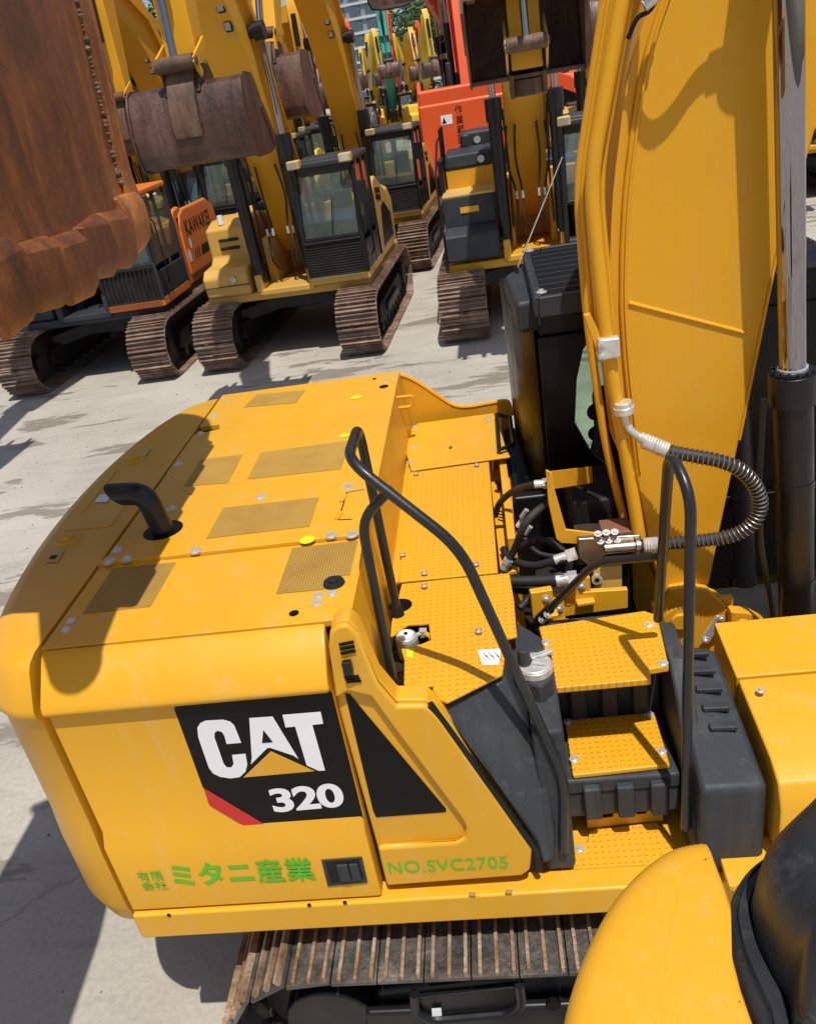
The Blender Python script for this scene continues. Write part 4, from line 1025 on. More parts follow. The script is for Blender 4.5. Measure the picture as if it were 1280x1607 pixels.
# tank body: stepped mould (risers, cheeks)
mb = MB()
mb.bb((tx0 - .0, -.84, 1.16), (tx1, -.62, ZT - .035)); mb.bb((tx0, -1.20, ZM - .10), (tx1, -.84, ZM - .025)) ; mb.bb((tx0, -1.19, 1.25), (tx1, -.84, ZM - .10))
tank = mb.build('fuel_tank', 'dark_plastic', X, bevel=.015, seg=3)
for z0, z1, y in ((ZM - .01, ZT - .06, -.845), (1.27, ZM - .05, -1.195)):
    for k in range(3):
        x = tx0 + .10 + k * .13; mb = MB(); mb.bb((x - .035, y - .035, z0), (x + .035, y + .01, z1)); mb.build('tank_rib', 'dark_plastic', tank, bevel=.012, seg=3)
# right-hand tank cheek with louvres
ct = [PZ(1012, 976, 1.86), PZ(1048, 1018, 1.86), PZ(1112, 1022, 1.70), PZ(1212, 1245, 1.62), PZ(1090, 1253, 1.62), PZ(1060, 1180, 1.66)]
mb = MB()
cheek = [V((.58, -.76, 1.78)), V((.79, -.76, 1.71)), V((.80, -1.42, 1.60)), V((.565, -1.42, 1.60))]
mb.rings([[V((p.x + .0, p.y, 1.14)) for p in cheek], cheek]); chk = mb.build('tank_cheek', 'dark_plastic', X, bevel=.03, seg=4)
mb = MB(); mb.prism([(.548, -.55, 1.88), (.60, -.55, 1.88), (.62, -1.15, 1.84), (.60, -1.40, 1.2), (.552, -1.40, 1.2)], (0, 0, -.04)); 
mb2 = MB(); mb2.yz([(-.74, 1.14), (-.74, 1.86), (-.98, 1.85), (-1.12, 1.74), (-1.40, 1.24), (-1.41, 1.14)], .552, .625); mb2.build('tank_wall', 'dark_plastic', chk, bevel=.02, seg=3)
for k in range(5):
    c = V((.69 + k * .004, -.84 - k * .085, 1.755 - .25 * k * .085)); mb = MB(); mb.box(c, (.10, .034, .022), rz=-.06); mb.build('louvre', 'dark_plastic', chk, bevel=.006, seg=3)
# ---- tool box in front (yellow, right edge of the picture)
mb = MB(); zt_ = 1.62
prf = [(-.60, zt_ + .03), (-1.33, zt_), (-1.42, zt_ - .03), (-1.46, zt_ - .10), (-1.46, 1.34), (-.60, 1.34)]
mb.yz([(-.60, zt_ + .10), (-.93, zt_ + .07), (-.93, 1.3), (-.60, 1.3)], .825, 1.9); tbx = mb.build('toolbox_lid', 'yellow', X, bevel=.008)
mb = MB(); mb.yz([(-.935, zt_ + .065), (-1.33, zt_ + .03), (-1.42, zt_ - .01), (-1.465, zt_ - .10), (-1.465, 1.28), (-.935, 1.28)], .83, 1.9); mb.build('toolbox', 'yellow', X, bevel=.012, seg=3)
bolts([(1193, 1084)], zt_ + .08, tbx, r=.012)
plate('front_step', [(1122, 1322), (1250, 1308), (1220, 1345), (1175, 1378), (1152, 1392), (1143, 1390)], 1.24, 'yellow', X, .03, .006)
mb = MB(); mb.bb((.72, -1.50, 1.20), (1.9, -1.40, 1.215)); mb.bb((.72, -1.52, 1.20), (1.9, -1.50, 1.24)); mb.build('front_ledge', 'yellow', X, bevel=.004)
# ---- boom foot, boom
BY = -.25
lft = [(1040, 945), (1015, 840), (996, 740), (985, 640), (977, 560), (972, 480), (973, 390), (978, 300), (988, 215), (1000, 130), (1018, 60), (1037, 0)]
rgt = [(1279, 205), (1256, 285), (1218, 400), (1208, 450), (1160, 690), (1130, 830), (1112, 920)]
L3 = [PY(u, v, BY) for u, v in lft]; R3 = [PY(u, v, BY) for u, v in rgt]
dl = (L3[-1] - L3[-2]).normalized(); 
topL = [L3[-1] + V((.22, 0, .5)), L3[-1] + V((.75, 0, 1.2))]; topR = [R3[0] + V((1.3, 0, .95)), R3[0] + V((.45, 0, .52))]
poly = L3 + topL + topR + R3
mb = MB(); mb.prism(poly, (0, .50, 0)); boom = mb.build('boom', 'boom_yellow', X, bevel=.012, seg=3)
edge = [p + V((.0, -.004, 0)) for p in spline(L3[2:] + topL[:1], 3)]
mb = MB(); mb.tube([p + V((.022, -.001, 0)) for p in edge], .006, 6); mb.build('weld_seam', 'boom_yellow', boom)
mb = MB(); a, b = PY(986, 475, BY), PY(1168, 522, BY); mb.tube([a, b], .009, 8); mb.build('weld_seam', 'boom_yellow', boom)
mb = MB(); a, b = PY(1160, 690, BY), PY(1208, 452, BY); mb.tube([a, b, PY(1218, 402, BY), PY(1256, 287, BY)], .006, 8); mb.build('weld_seam', 'boom_yellow', boom)
# top-edge flange plate (behind the pipes)
mb = MB(); e2 = spline(L3[2:], 2) + topL[:1]
mb.rings([[p + V((-.035, .02, 0)), p + V((.0, .02, 0)), p + V((.0, .48, 0)), p + V((-.035, .48, 0))] for p in e2]); mb.build('boom_back_plate', 'boom_yellow', boom)
# foot boss and pin
pin = PY(1086, 962, BY - .01)
mb = MB(); pts = [pin + V((math.cos(a) * .16, 0, math.sin(a) * .16)) for a in [math.pi * k / 10 for k in range(20)]]
mb.prism(pts, (0, -.015, 0)); bs_ = mb.build('boom_foot', 'yellow', X, bevel=.01)
mb = MB(); mb.cyl(pin + V((-.07, .05, 0)), pin + V((-.07, -.05, 0)), .075, n=28); mb.cyl(pin + V((-.07, -.05, 0)), pin + V((-.07, -.07, 0)), .045, n=20); mb.build('pin_boss', 'yellow', bs_, bevel=.008)
mb = MB(); brk = [PY(u, v, BY - .05) for u, v in ((1038, 950), (1050, 925), (1075, 920), (1110, 925), (1138, 950), (1147, 975), (1147, 1040), (1040, 1040))]
mb.prism(brk, (0, .05, 0)); bb_ = mb.build('boom_bracket', 'yellow', X, bevel=.012)
for y_ in (-.288, .252):
    mb = MB(); mb.bb((.62, y_, 1.05), (1.0, y_ + .04, 1.62)); mb.build('swing_frame', 'yellow', X, bevel=.01)
mb = MB(); a, b = PY(1105, 1002, -.34), PY(1130, 968, -.34); d = (b - a)
mb.prism([a + V((-.02, 0, .01)), b + V((-.02, 0, .02)), b + V((.02, 0, .0)), a + V((.02, 0, -.02))], (0, -.015, 0)); kp = mb.build('pin_keeper', 'zinc', bb_, bevel=.008)
for c in (a, b): mb = MB(); mb.bolt(c + V((0, -.016, 0)), (0, -1, 0), .014); mb.build('bolt', 'zinc', kp)
mb = MB(); mb.prism([PY(u, v, -.36) for u, v in ((1146, 960), (1175, 962), (1200, 975), (1215, 1000), (1190, 1012), (1146, 995))], (0, .06, 0)); cb_ = mb.build('cylinder_bracket', 'yellow', X, bevel=.01)
mb = MB(); c = PY(1164, 980, -.37); mb.cyl(c, c + V((0, -.03, 0)), .035, n=20); mb.cyl(c + V((0, -.03, 0)), c + V((0, -.04, 0)), .018, n=6); mb.build('pin_boss', 'yellow', cb_, bevel=.005)
mb = MB(); mb.tube(spline([PY(1146, 985, -.45), PY(1180, 997, -.48), PY(1222, 985, -.5)]), .016, 8); mb.build('hose', 'dark_hose', cb_)
# boom cylinders
def boomcyl(y, rad, near):
    a, b, c_ = PY(1250, 1000, -.40), PY(1243, 580, -.40), PY(1237, 0, -.40)
    o_ = V((0, y + .40, 0)); a, b, c_ = a + o_, b + o_, c_ + o_; d = (c_ - b).normalized(); top_ = c_ + d * .75
    a2 = a - (b - a).normalized() * .35
    mb = MB(); mb.cyl(a2, b, rad, n=28); cy = mb.build('boom_cylinder', 'black_paint', X)
    mb = MB(); mb.cyl(b - d * .14, b - d * .01, rad * 1.22, n=28); gl = mb.build('gland', 'black_paint', cy, bevel=.006)
    for k in range(12):
        an = k * math.pi / 6; p = b + V((math.cos(an) * rad * .98, math.sin(an) * rad * .98, 0)) - d * .008; mb = MB(); mb.cyl(p, p + d * .014, .010, n=8); mb.build('bolt', 'black_paint', gl)
    mb = MB(); mb.cyl(b - d * .02, top_, .050, n=32); mb.build('rod', 'chrome', cy, smooth=60)
    if near: mb = MB(); mb.cyl(b - d * .025, b + d * .012, .058, n=28); mb.build('dust_ring', 'zinc', cy)
    mb = MB(); mb.tube(fillet([b + V((-.11, -.02, -.10)), b + V((-.115, -.02, -.45)), b + V((-.10, -.02, -.75)), a + V((-.12, -.03, .12)), a + V((-.05, -.03, .05))], .06), .013, 8); mb.build('oil_pipe', 'black_paint', cy)
    for t_ in (.25, .62):
        p = a.lerp(b, t_); mb = MB(); mb.cyl(p - d * .012, p + d * .012, rad * 1.04, n=28); mb.build('band', 'black_paint', cy)
    return c_, d, cy
ct_, cdv, cyN = boomcyl(-.40, .076, True)
boomcyl(.45, .076, False)
# large head of the rod out of view above: casts the broad shade on the boom side
k_ = .24 / .38
sh = PY(1158, 190, BY - .001); pc = sh + V((.17, -.38, .91)) * k_
mb = MB(); mb.cyl(V((ct_.x - .02, -.31, ct_.z + .42)), V((ct_.x - .02, -.49, ct_.z + .42)), .075, n=24); mb.build('rod_eye', 'yellow', cyN, bevel=.01)
# pipes running up the back of the boom
def pipe(l, y, r, nm='boom_pipe', mat='boom_yellow', par=boom, n=14, ext=True):
    pts = [PY(u, v, y) for u, v in l]
    if ext: pts = [pts[0] + (pts[0] - pts[1]).normalized() * .9] + pts
    mb = MB(); mb.tube(fillet(pts, .14, 6), r, n); return mb.build(nm, mat, par, smooth=60)
pipe([(975, 0), (925, 285), (949, 515), (962, 600), (1003, 842)], -.32, .0285)
pipe([(962, 0), (918, 288), (938, 515)], -.27, .0105)
pipe([(955, 0), (911, 290), (930, 512)], -.25, .0105)
pipe([(988, 0), (940, 285), (962, 520)], -.25, .0125)
pipe([(948, 0), (905, 292), (922, 510), (950, 700), (985, 842)], -.12, .018)
pipe([(1003, 0), (960, 270), (972, 480), (988, 620), (1002, 740)], .02, .04, 'boom_pipe')
# clamp
mb = MB(); c = PY(955, 545, -.345); mb.box(c, (.085, .05, .085)); cl = mb.build('pipe_clamp', 'zinc', boom, bevel=.01)
mb = MB(); mb.prism([PY(u, v, -.33) for u, v in ((916, 495), (926, 492), (945, 530), (940, 560), (928, 530))], (0, .03, 0)); mb.build('clamp_bracket', 'boom_yellow', cl, bevel=.004)
for dx_, dz_ in ((-.03, .025), (-.03, -.025)):
    mb = MB(); mb.bolt(c + V((dx_, -.026, dz_)), (0, -1, .1), .012); mb.build('bolt', 'zinc', cl)
# corrugated hose
f0 = PY(979, 648, -.35)
mb = MB(); mb.cyl(f0 + V((.003, 0, .012)), f0 + V((-.003, 0, .05)), .036, n=20); mb.cyl(f0, f0 + V((-.002, 0, .03)), .043, n=20); fl = mb.build('hose_flange', 'zinc', X, bevel=.003)
mb = MB(); mb.tube(spline([f0, PY(983, 664, -.35), PY(992, 678, -.36), PY(1008, 688, -.37)], 6), .0165, 12); mb.tube(spline([PY(1003, 685, -.37), PY(1035, 703, -.39)], 4), .024, 14); mb.build('elbow', 'zinc', fl)
hp = spline([PY(u, v, y) for u, v, y in ((1020, 696, -.38), (1050, 708, -.40), (1090, 716, -.43), (1130, 724, -.45), (1162, 738, -.46), (1186, 765, -.46), (1193, 795, -.46), (1180, 822, -.46), (1150, 840, -.45), (1105, 848, -.43), (1060, 852, -.42), (1020, 855, -.41))], 14)
mb = MB(); mb.tube(hp, .0275, 14); ho = mb.build('corrugated_hose', 'dark_hose', X)
L_ = 0; cum = [0]
for i in range(1, len(hp)): L_ += (hp[i] - hp[i - 1]).length; cum.append(L_)
def at_len(s_):
    for i in range(1, len(cum)):
        if cum[i] >= s_: t_ = (s_ - cum[i - 1]) / (cum[i] - cum[i - 1]); return hp[i - 1].lerp(hp[i], t_), (hp[i] - hp[i - 1]).normalized()
    return hp[-1], (hp[-1] - hp[-2]).normalized()
hel = []; turns = 56; st = turns * 12; xx = None
for k in range(st + 1):
    p, d = at_len(L_ * k / st)
    if xx is None: xx, yy = frame_for(d)
    else: xx = (xx - d * xx.dot(d)).normalized(); yy = d.cross(xx)
    a = 2 * math.pi * k / 12; hel.append(p + (xx * math.cos(a) + yy * math.sin(a)) * .0305)
mb = MB(); mb.tube(hel, .0028, 6); mb.build('spiral_wire', 'worn_steel', ho)
for s_ in (0.0, L_):
    p, d = at_len(min(max(s_, .001), L_ - .001)); sg = 1 if s_ == 0 else -1
    rs_ = []; pt_ = []
    for k in range(18): pt_.append(p + d * sg * k * .006 - d * sg * .03); rs_.append(.035 if k % 2 else .032)
    mb = MB(); mb.tube(pt_, rs_, 16); mb.build('hose_cuff', 'zinc', ho)
# shade of a hose loop high on the boom side (real hose, mostly out of view)
kk = .15 / .325
hs = [PY(u, v, BY) + V((.125, -.325, .935)) * kk for u, v in ((1000, 40), (996, 120), (1000, 185), (1020, 212), (1050, 190), (1085, 140), (1110, 118), (1150, 100))]
mb = MB(); mb.tube(spline(hs, 6), .017, 10); mb.build('upper_hose', 'dark_hose', boom)
mb = MB(); p = hs[-1]; mb.tube([hs[-2], p], .024, 12); mb.build('hose_sleeve', 'dark_hose', boom)
mb = MB(); p = PY(1021, 10, -.30); mb.tube(spline([PY(1040, -20, -.32), PY(1020, 15, -.33), PY(1000, 28, -.32), PY(985, 60, -.30)]), .008, 8); mb.build('cable', 'rubber', boom)
mb = MB(); c = PY(1010, 10, -.33); mb.cyl(c, c + V((.05, 0, .03)), .02, n=10); mb.build('hose_fitting', 'zinc', boom)

# ---- valve block and hoses between deck and boom
yb_ = -.36
mb = MB(); mb.prism([PY(u, v, yb_) for u, v in ((906, 846), (1005, 840), (1008, 862), (950, 872), (925, 890), (908, 875))], (0, .14, 0)); vb = mb.build('valve_block', 'worn_steel', X, bevel=.008)
mb = MB(); mb.prism([PY(u, v, yb_ + .02) for u, v in ((930, 892), (976, 888), (976, 925), (932, 926))], (0, .1, 0)); v2 = mb.build('valve_body', 'pale_yellow', vb, bevel=.006)
mb = MB(); c = PY(936, 908, yb_ + .02); mb.cyl(c, c + V((0, -.012, 0)), .026, n=20); mb.build('valve_port', 'zinc', v2); mb = MB(); mb.cyl(c + V((0, -.012, 0)), c + V((0, -.014, 0)), .012, n=6); mb.build('port_socket', 'dark_text', v2)
mb = MB(); mb.prism([PY(u, v, yb_ + .03) for u, v in ((945, 838), (988, 833), (1000, 840), (950, 846))], (0, .13, 0)); mb.build('adapter_plate', 'brown_copper', vb, bevel=.004)
mb = MB(); c0, c1 = PY(948, 861, yb_ - .02), PY(995, 857, yb_ - .02); mb.cyl(c0, c1, .026, n=18); mb.cyl(c1, PY(1020, 855, -.41), .018, n=14); mb.cyl(PY(996, 857, yb_ - .02), PY(1003, 857, yb_ - .02), .035, n=18); mb.build('union', 'worn_steel', vb)
for u, v in ((938, 838), (951, 836), (964, 835), (942, 850), (955, 849), (968, 848)):
    mb = MB(); mb.bolt(PY(u, v, yb_ - .005), (0, -.4, 1), .013); mb.build('bolt', 'zinc', vb)
# yellow guard strap
gp = [(856, 737), (866, 742), (870, 768), (888, 831), (948, 838), (944, 856), (880, 853), (872, 846), (860, 790)]
mb = MB(); mb.prism([PY(u, v, -.33) for u, v in gp], (0, .012, 0)); gd_ = mb.build('guard_strap', 'yellow', X, bevel=.005)
mb = MB(); a, b = PY(858, 740, -.33), PY(925, 732, .02); mb.prism([a, b, b - V((0, 0, .09)), a - V((0, 0, .09))], (.012, 0, 0)); mb.build('guard_arm', 'yellow', gd_, bevel=.003)
mb = MB(); mb.bb((.30, -.10, 1.75), (.56, .28, 2.12)); mb.build('bracket_box', 'dark_steel', X, bevel=.02)
def hose(l, r, mat='dark_hose', nm='hydraulic_hose', par=X):
    mb = MB(); mb.tube(spline([PY(u, v, y) for u, v, y in l], 7), r, 12); return mb.build(nm, mat, par, smooth=60)
def fit(u0, v0, u1, v1, y, r, par):
    a, b = PY(u0, v0, y), PY(u1, v1, y); mb = MB(); mb.cyl(a, b, r, n=14); mb.cyl(a.lerp(b, .55), b, r * 1.25, n=6); mb.build('hose_fitting', 'zinc', par)
h = hose([(776, 810, .1), (785, 788, .08), (810, 768, 0), (845, 759, -.2), (862, 758, -.3)], .016); fit(838, 760, 862, 758, -.28, .019, h)
h = hose([(790, 892, -.28), (808, 860, -.3), (822, 825, -.33), (842, 802, -.3), (866, 785, -.2)], .017); fit(790, 893, 798, 878, -.3, .019, h)
h = hose([(790, 862, -.15), (800, 878, -.25), (835, 888, -.35), (870, 880, -.4), (900, 872, -.4)], .019); fit(870, 879, 904, 868, -.4, .022, h)
h = hose([(800, 912, -.40), (835, 912, -.42), (880, 909, -.44), (900, 908, -.44)], .025); fit(872, 911, 905, 907, -.44, .028, h)
h = hose([(800, 925, -.35), (830, 926, -.36), (852, 915, -.3), (880, 900, -.25)], .019)
h = hose([(800, 880, 0), (820, 858, -.1), (850, 848, -.2), (880, 862, -.25), (893, 880, -.3), (890, 905, -.3)], .018)
h = hose([(806, 866, .05), (840, 850, 0), (868, 848, -.05)], .016, 'rubber')
h = hose([(815, 955, -.5), (835, 935, -.45), (862, 918, -.42), (880, 905, -.4)], .018)
h = hose([(808, 835, .2), (822, 845, .15), (845, 868, .1), (885, 875, .05)], .014)
for i, (u, v, y) in enumerate(((818, 812, .1), (812, 826, .12), (824, 838, .1), (808, 846, .12))):
    mb = MB(); p = PY(u, v, y); mb.cyl(p, p + V((.03, -.01, .045)), .013, n=8); mb.build('connector', 'white_paint' if i % 2 else 'zinc', ew)
for k in range(4):
    mb = MB(); mb.tube(spline([PY(775 + k * 2, 800 + k * 5, .1), PY(790 + k * 3, 806 + k * 6, .12), PY(800 + k * 2, 830 + k * 8, .12), PY(806 + k, 858, .1)]), .004, 6); mb.build('wire', ('brown_copper', 'rubber', 'bright_yellow', 'rubber')[k], ew)
for u, v, y, w_ in ((850, 945, -.5, .10), (905, 925, -.4, .12), (870, 960, -.45, .09)):
    c = PY(u, v, y); mb = MB(); mb.box(c, (w_, .04, .14), rz=.1); mb.box(c + V((.03, -.03, -.05)), (w_ * .7, .05, .02), rz=.1); o = mb.build('frame_rib', 'yellow', X, bevel=.006); mb = MB(); mb.bolt(c + V((.02, -.022, .03)), (0, -1, 0), .014); mb.build('bolt', 'zinc', o)
mb = MB(); mb.prism([PY(u, v, -.42) for u, v in ((830, 935), (985, 925), (985, 955), (835, 975))], (0, .03, 0)); mb.build('frame_plate', 'yellow', X, bevel=.006)
mb = MB(); mb.bb((.0, -.5, 1.13), (.62, 1.3, 1.3)); mb.bb((.62, -.25, 1.13), (1.9, .4, 1.2)); mb.build('floor_plate', 'rubber', X)
mb = MB(); mb.cyl((.35, .2, 1.3), (.35, .2, 1.55), .25, n=24); mb.build('swing_motor', 'dark_steel', X, bevel=.02)

# ---- cab
yc, zc = .40, 2.93
def zt_at(u, v, y): return PY(u, v, y)
xl = PY(845, 600, yc).x
mb = MB(); mb.prism([(.235, yc, zc - .16), (.235, yc, zc - .05), (.27, yc, zc), (1.75, yc, zc), (1.8, yc, zc - .16)], (0, .98, 0)); cab = mb.build('cab', 'black_gloss', X, bevel=.035, seg=4)
wr_near = [(957, 532), (926, 532), (915, 549), (905, 596), (902, 664), (927, 709), (957, 734)]
NW = [PY(u, v, yc) for u, v in wr_near]
mb = MB(); mb.prism([V((.235, yc, 1.25)), V((.235, yc, zc - .15)), V((NW[0].x, yc, zc - .15))] + NW + [V((.62, yc, 1.78)), V((1.8, yc, 1.78)), V((1.9, yc, 1.25))], (0, .05, 0)); mb.build('side_wall', 'black_gloss', cab, bevel=.006)
mb = MB(); mb.bb((.235, yc + .93, 1.25), (1.9, yc + .98, 1.55)); mb.build('far_wall', 'black_gloss', cab)
for xa_ in (.235, 1.05, 1.76): mb = MB(); mb.bb((xa_, yc + .93, 1.55), (xa_ + (.14 if xa_ < .3 else .05), yc + .98, zc - .15)); mb.build('far_pillar', 'black_gloss', cab)
mb = MB(); mb.bb((.235, yc + .06, 1.25), (1.85, yc + .92, 1.32)); mb.build('cab_floor', 'rubber', cab)
mb = MB(); mb.bb((.235, yc + .05, 1.25), (.27, yc + .93, zc - .15)); mb.build('rear_wall', 'black_gloss', cab)
mb = MB(); mb.bb((.62, yc + .3, 1.5), (1.1, yc + .72, 1.7)); mb.bb((.56, yc + .3, 1.65), (.70, yc + .70, 2.25)); mb.build('seat', 'rubber', cab, bevel=.05, seg=3)
mb = MB(); mb.prism([(.13, .62, 1.9), (.205, .43, 1.9), (.225, .41, 1.9), (.225, 1.36, 1.9), (.10, 1.36, 1.9)], (0, 0, .98)); mb.build('rear_pillar', 'black_gloss', cab, bevel=.03, seg=4)
mb = MB(); mb.prism([(.14, .66, 1.35), (.215, .44, 1.35), (.225, .42, 1.35), (.225, 1.34, 1.35), (.13, 1.34, 1.35)], (0, 0, .545)); mb.build('rear_pillar', 'black_gloss', cab, bevel=.03, seg=3)
mb = MB(); mb.prism([PZ(u, v, 2.98) for u, v in ((790, 432), (808, 475), (846, 468), (840, 405), (818, 415))], (0, 0, -.16)); mb.build('roof_corner', 'slate', cab, bevel=.03, seg=4)
mb = MB(); mb.bb((.03, .38, 1.12), (.235, 1.37, 1.93)); mb.build('cab_base', 'black_paint', cab, bevel=.02)
# roof guard: raised frame with slats
G0, G1, G2, G3 = PZ(824, 392, 3.06), PZ(844, 466, 3.06), PZ(1010, 440, 3.06), PZ(1000, 365, 3.06)
mb = MB(); 
for a, b in ((G0, G1), (G1, G2), (G2, G3), (G3, G0)): 
    e = b - a; nn = V((-e.y, e.x, 0)).normalized() * .018; mb.prism([a - nn, b - nn, b + nn, a + nn], (0, 0, -.09))
gr = mb.build('roof_guard', 'slate', cab, bevel=.005)
for k in range(1, 10):
    a, b = G0.lerp(G1, k / 10), G3.lerp(G2, k / 10); mb = MB(); e = b - a; nn = V((0, .006, 0)); mb.prism([a - nn, b - nn, b + nn, a + nn], (0, 0, -.05)); mb.build('slat', 'slate', gr)
for t_ in (.04, .93):
    mb = MB(); c = G0.lerp(G1, t_) + V((.02, 0, .0)); mb.bolt(c, (0, 0, 1), .018); mb.build('bolt', 'zinc', gr)
mb = MB(); a = PZ(810, 425, 2.99); b = PY(882, 246, a.y + .1); mb.tube([a, b], [.004, .003], 6); an = mb.build('antenna', 'zinc', cab); mb = MB(); mb.cyl(a - V((0, 0, .01)), a + V((0, 0, .03)), .012, .008, 10); mb.build('antenna_base', 'rubber', an)
# side window with two round speakers behind the green glass
yw = yc + .02
wp = [(957, 520), (926, 528), (914, 549), (904, 596), (900, 664), (925, 712), (957, 738), (1010, 760), (1060, 740), (1060, 520)]
mb = MB(); mb.prism([PY(u, v, yw) for u, v in wp], (0, .004, 0)); wn = mb.build('side_window', 'green_glass', cab)
mb = MB(); mb.bb((.37, yc + .95, 1.55), (1.78, yc + .955, zc - .15)); mb.build('far_window', 'green_glass', cab)
for u, v, r_ in ((935, 646, .047), (935, 680, .042)):
    c = PY(u, v, yw - .008); mb = MB(); mb.cyl(c, c + V((0, -.003, 0)), r_, n=28); mb.build('round_spot', 'dark_text', wn)
mb = MB(); mb.prism([PY(u, v, yw - .008) for u, v in ((948, 625), (956, 640), (940, 690), (930, 730), (920, 727), (932, 680))], (0, -.004, 0)); mb.build('seat_strap', 'slate', wn)
mb = MB(); mb.bb((1.08, yc + .06, 1.4), (1.85, yc + .10, zc - .15)); mb.build('door_panel', 'black_gloss', cab); mb = MB(); mb.bb((1.0, yc, 1.78), (1.05, yc + .05, zc - .15)); mb.build('window_pillar', 'black_gloss', cab)
for u, v in ((1205, 500), (1212, 700)):
    pass

# ---- undercarriage: near and far track
def big_track(yc_, w_, zt2=.90, x0=-1.35, x1=3.0):
    r = zt2 / 2; loop = []
    for k in range(15): a = math.pi / 2 + math.pi * k / 14; loop.append((x0 + r * math.cos(a), r + .0 + r * math.sin(a)))
    for k in range(15): a = -math.pi / 2 + math.pi * k / 14; loop.append((x1 + r * math.cos(a), r + .0 + r * math.sin(a)))
    sh, st = resample(loop, .19); o = MB(); gro = MB()
    for (x, z, tx, tz) in sh:
        tdir = V((tx, 0, tz)); nrm = V((tz, 0, -tx))
        if nrm.dot(V((x - (x0 + x1) / 2 * (1 if x0 < x < x1 else 0) - (0 if x0 < x < x1 else min(max(x, x0), x1)), 0, z - r))) < 0: nrm = -nrm
        M = Matrix((tdir, V((0, 1, 0)), nrm)).transposed()
        if M.determinant() < 0: M = Matrix((-tdir, V((0, 1, 0)), nrm)).transposed()
        c = V((x, yc_, z)); o.box(c - nrm * .008, (st * .97, w_, .016), M=M)
        o.box(c - nrm * .05, (st * .6, w_ * .3, .06), M=M)
        for q, hgt in ((-.40, .030), (-.05, .022), (.30, .022)):
            gro.box(c + tdir * st * q + nrm * hgt / 2, (.014, w_ - .008, hgt), M=M)
    tr = o.build('track', 'track_steel', X); gro.build('grousers', 'grouser_steel', tr)
    return tr
big_track(-1.27, .62, .84, -1.02); big_track(1.2, .60, .84, -1.02)
for y in (-1.24, 1.2):
    mb = MB(); mb.xz([(-.9, .30), (-.8, .55), (-.4, .62), (2.5, .62), (2.8, .6), (2.9, .3), (2.5, .22), (-.9, .22)], y - .2, y + .2); tf = mb.build('track_frame', 'black_paint', X, bevel=.03)
    s_ = -1 if y < 0 else 1
    mb = MB(); mb.xz([(-.9, .2), (-.85, .5), (2.6, .5), (2.7, .2)], y + s_ * .2, y + s_ * .26); mb.build('frame_skirt', 'black_paint', tf, bevel=.02)
    for cx_, nm in ((-1.02, 'sprocket'), (3.0, 'idler')):
        mb = MB(); mb.cyl((cx_, y - .12, .42), (cx_, y + .12, .42), .33, n=28); mb.cyl((cx_, y - .24, .42), (cx_, y + .24, .42), .2, n=24); mb.build(nm, 'black_paint', X, bevel=.015)
# step bracket bolted on the near track frame
ya = -1.56
sp = [(640, 1567), (672, 1600), (770, 1595), (825, 1585), (820, 1545)]
mb = MB(); mb.tube(fillet([PY(u, v, ya) for u, v in ((650, 1560), (652, 1590), (680, 1602), (800, 1592), (818, 1578), (815, 1545))], .04), .022, 10); st_ = mb.build('track_step', 'black_paint', X)
mb = MB(); mb.prism([PY(u, v, ya + .01) for u, v in ((655, 1568), (812, 1550), (815, 1580), (668, 1594))], (0, .03, 0)); mb.build('step_tread', 'black_paint', st_, bevel=.006)
flat('sticker', [PY(u, v, ya - .002) for u, v in ((677, 1583), (692, 1582), (693, 1595), (678, 1596))], 'white_paint', st_)
mb = MB(); c = PY(868, 1572, -1.50); mb.cyl(c, c + V((0, -.02, 0)), .03, n=16); mb.build('frame_hole', 'dark_text', st_)
mb = MB(); mb.bb((-1.0, -1.0, .45), (2.6, 1.0, .85)); mb.cyl((.6, 0, .8), (.6, 0, 1.05), .6, n=32); mb.build('carbody', 'black_paint', X, bevel=.03)

# ================================================================== RUSTY BUCKET HANGING OVER THE COUNTERWEIGHT
K = thing('excavator', 'excavator whose huge rust-brown toothed bucket hangs at the top left of the photo', 'excavator', (-2.0, 0, 3.5))
K.location = (0, 0, 0)
ye0, ye1 = -1.50, .07
def shell(x, z, t=1): return (x, z)
curve = [(-1.41, 3.68), (-1.44, 3.84), (-1.42, 4.15), (-1.40, 4.5), (-1.42, 4.9), (-1.55, 5.3), (-1.9, 5.6), (-2.3, 5.7), (-2.7, 5.6)]
cs = [V((x, 0, z)) for x, z in curve]; cs = spline(cs, 4)
outr, inn = [], []
for i, p in enumerate(cs):
    d = (cs[min(i + 1, len(cs) - 1)] - cs[max(i - 1, 0)]).normalized(); nn = V((d.z, 0, -d.x)); outr.append((p.x, p.z)); inn.append((p.x - nn.x * .035, p.z - nn.z * .035))
def skew(v):      # the lip runs a little down and back towards the camera side
    t_ = (ye1 - v.y) / (ye1 - ye0); return V((v.x + .13 * max(0, t_), v.y, v.z - .10 * math.sin(math.pi * min(1, max(0, t_ * .85 + .12))) * max(0, 1 - (v.z - 3.6) / .8)))
mb = MB(); n_ = 12; polyo = outr + inn[::-1]
mb.rings([[V((x, ye0 + (ye1 - ye0) * k / n_, z)) for x, z in polyo] for k in range(n_ + 1)]); mb.v = [skew(v) for v in mb.v]
bk = mb.build('bucket', 'rust_orange', K, smooth=40)
for y in (ye0 - .012, ye1 + .012):
    mb = MB(); poly = [(x + .03, z) for x, z in outr[1:]] + [(-2.9, 5.3), (-2.75, 4.4), (-2.2, 3.95), (-1.70, 3.78)]
    mb.xz(poly, y - .018, y + .018); mb.v = [skew(v) for v in mb.v]; mb.build('side_plate', 'rust_orange', bk, bevel=.01)
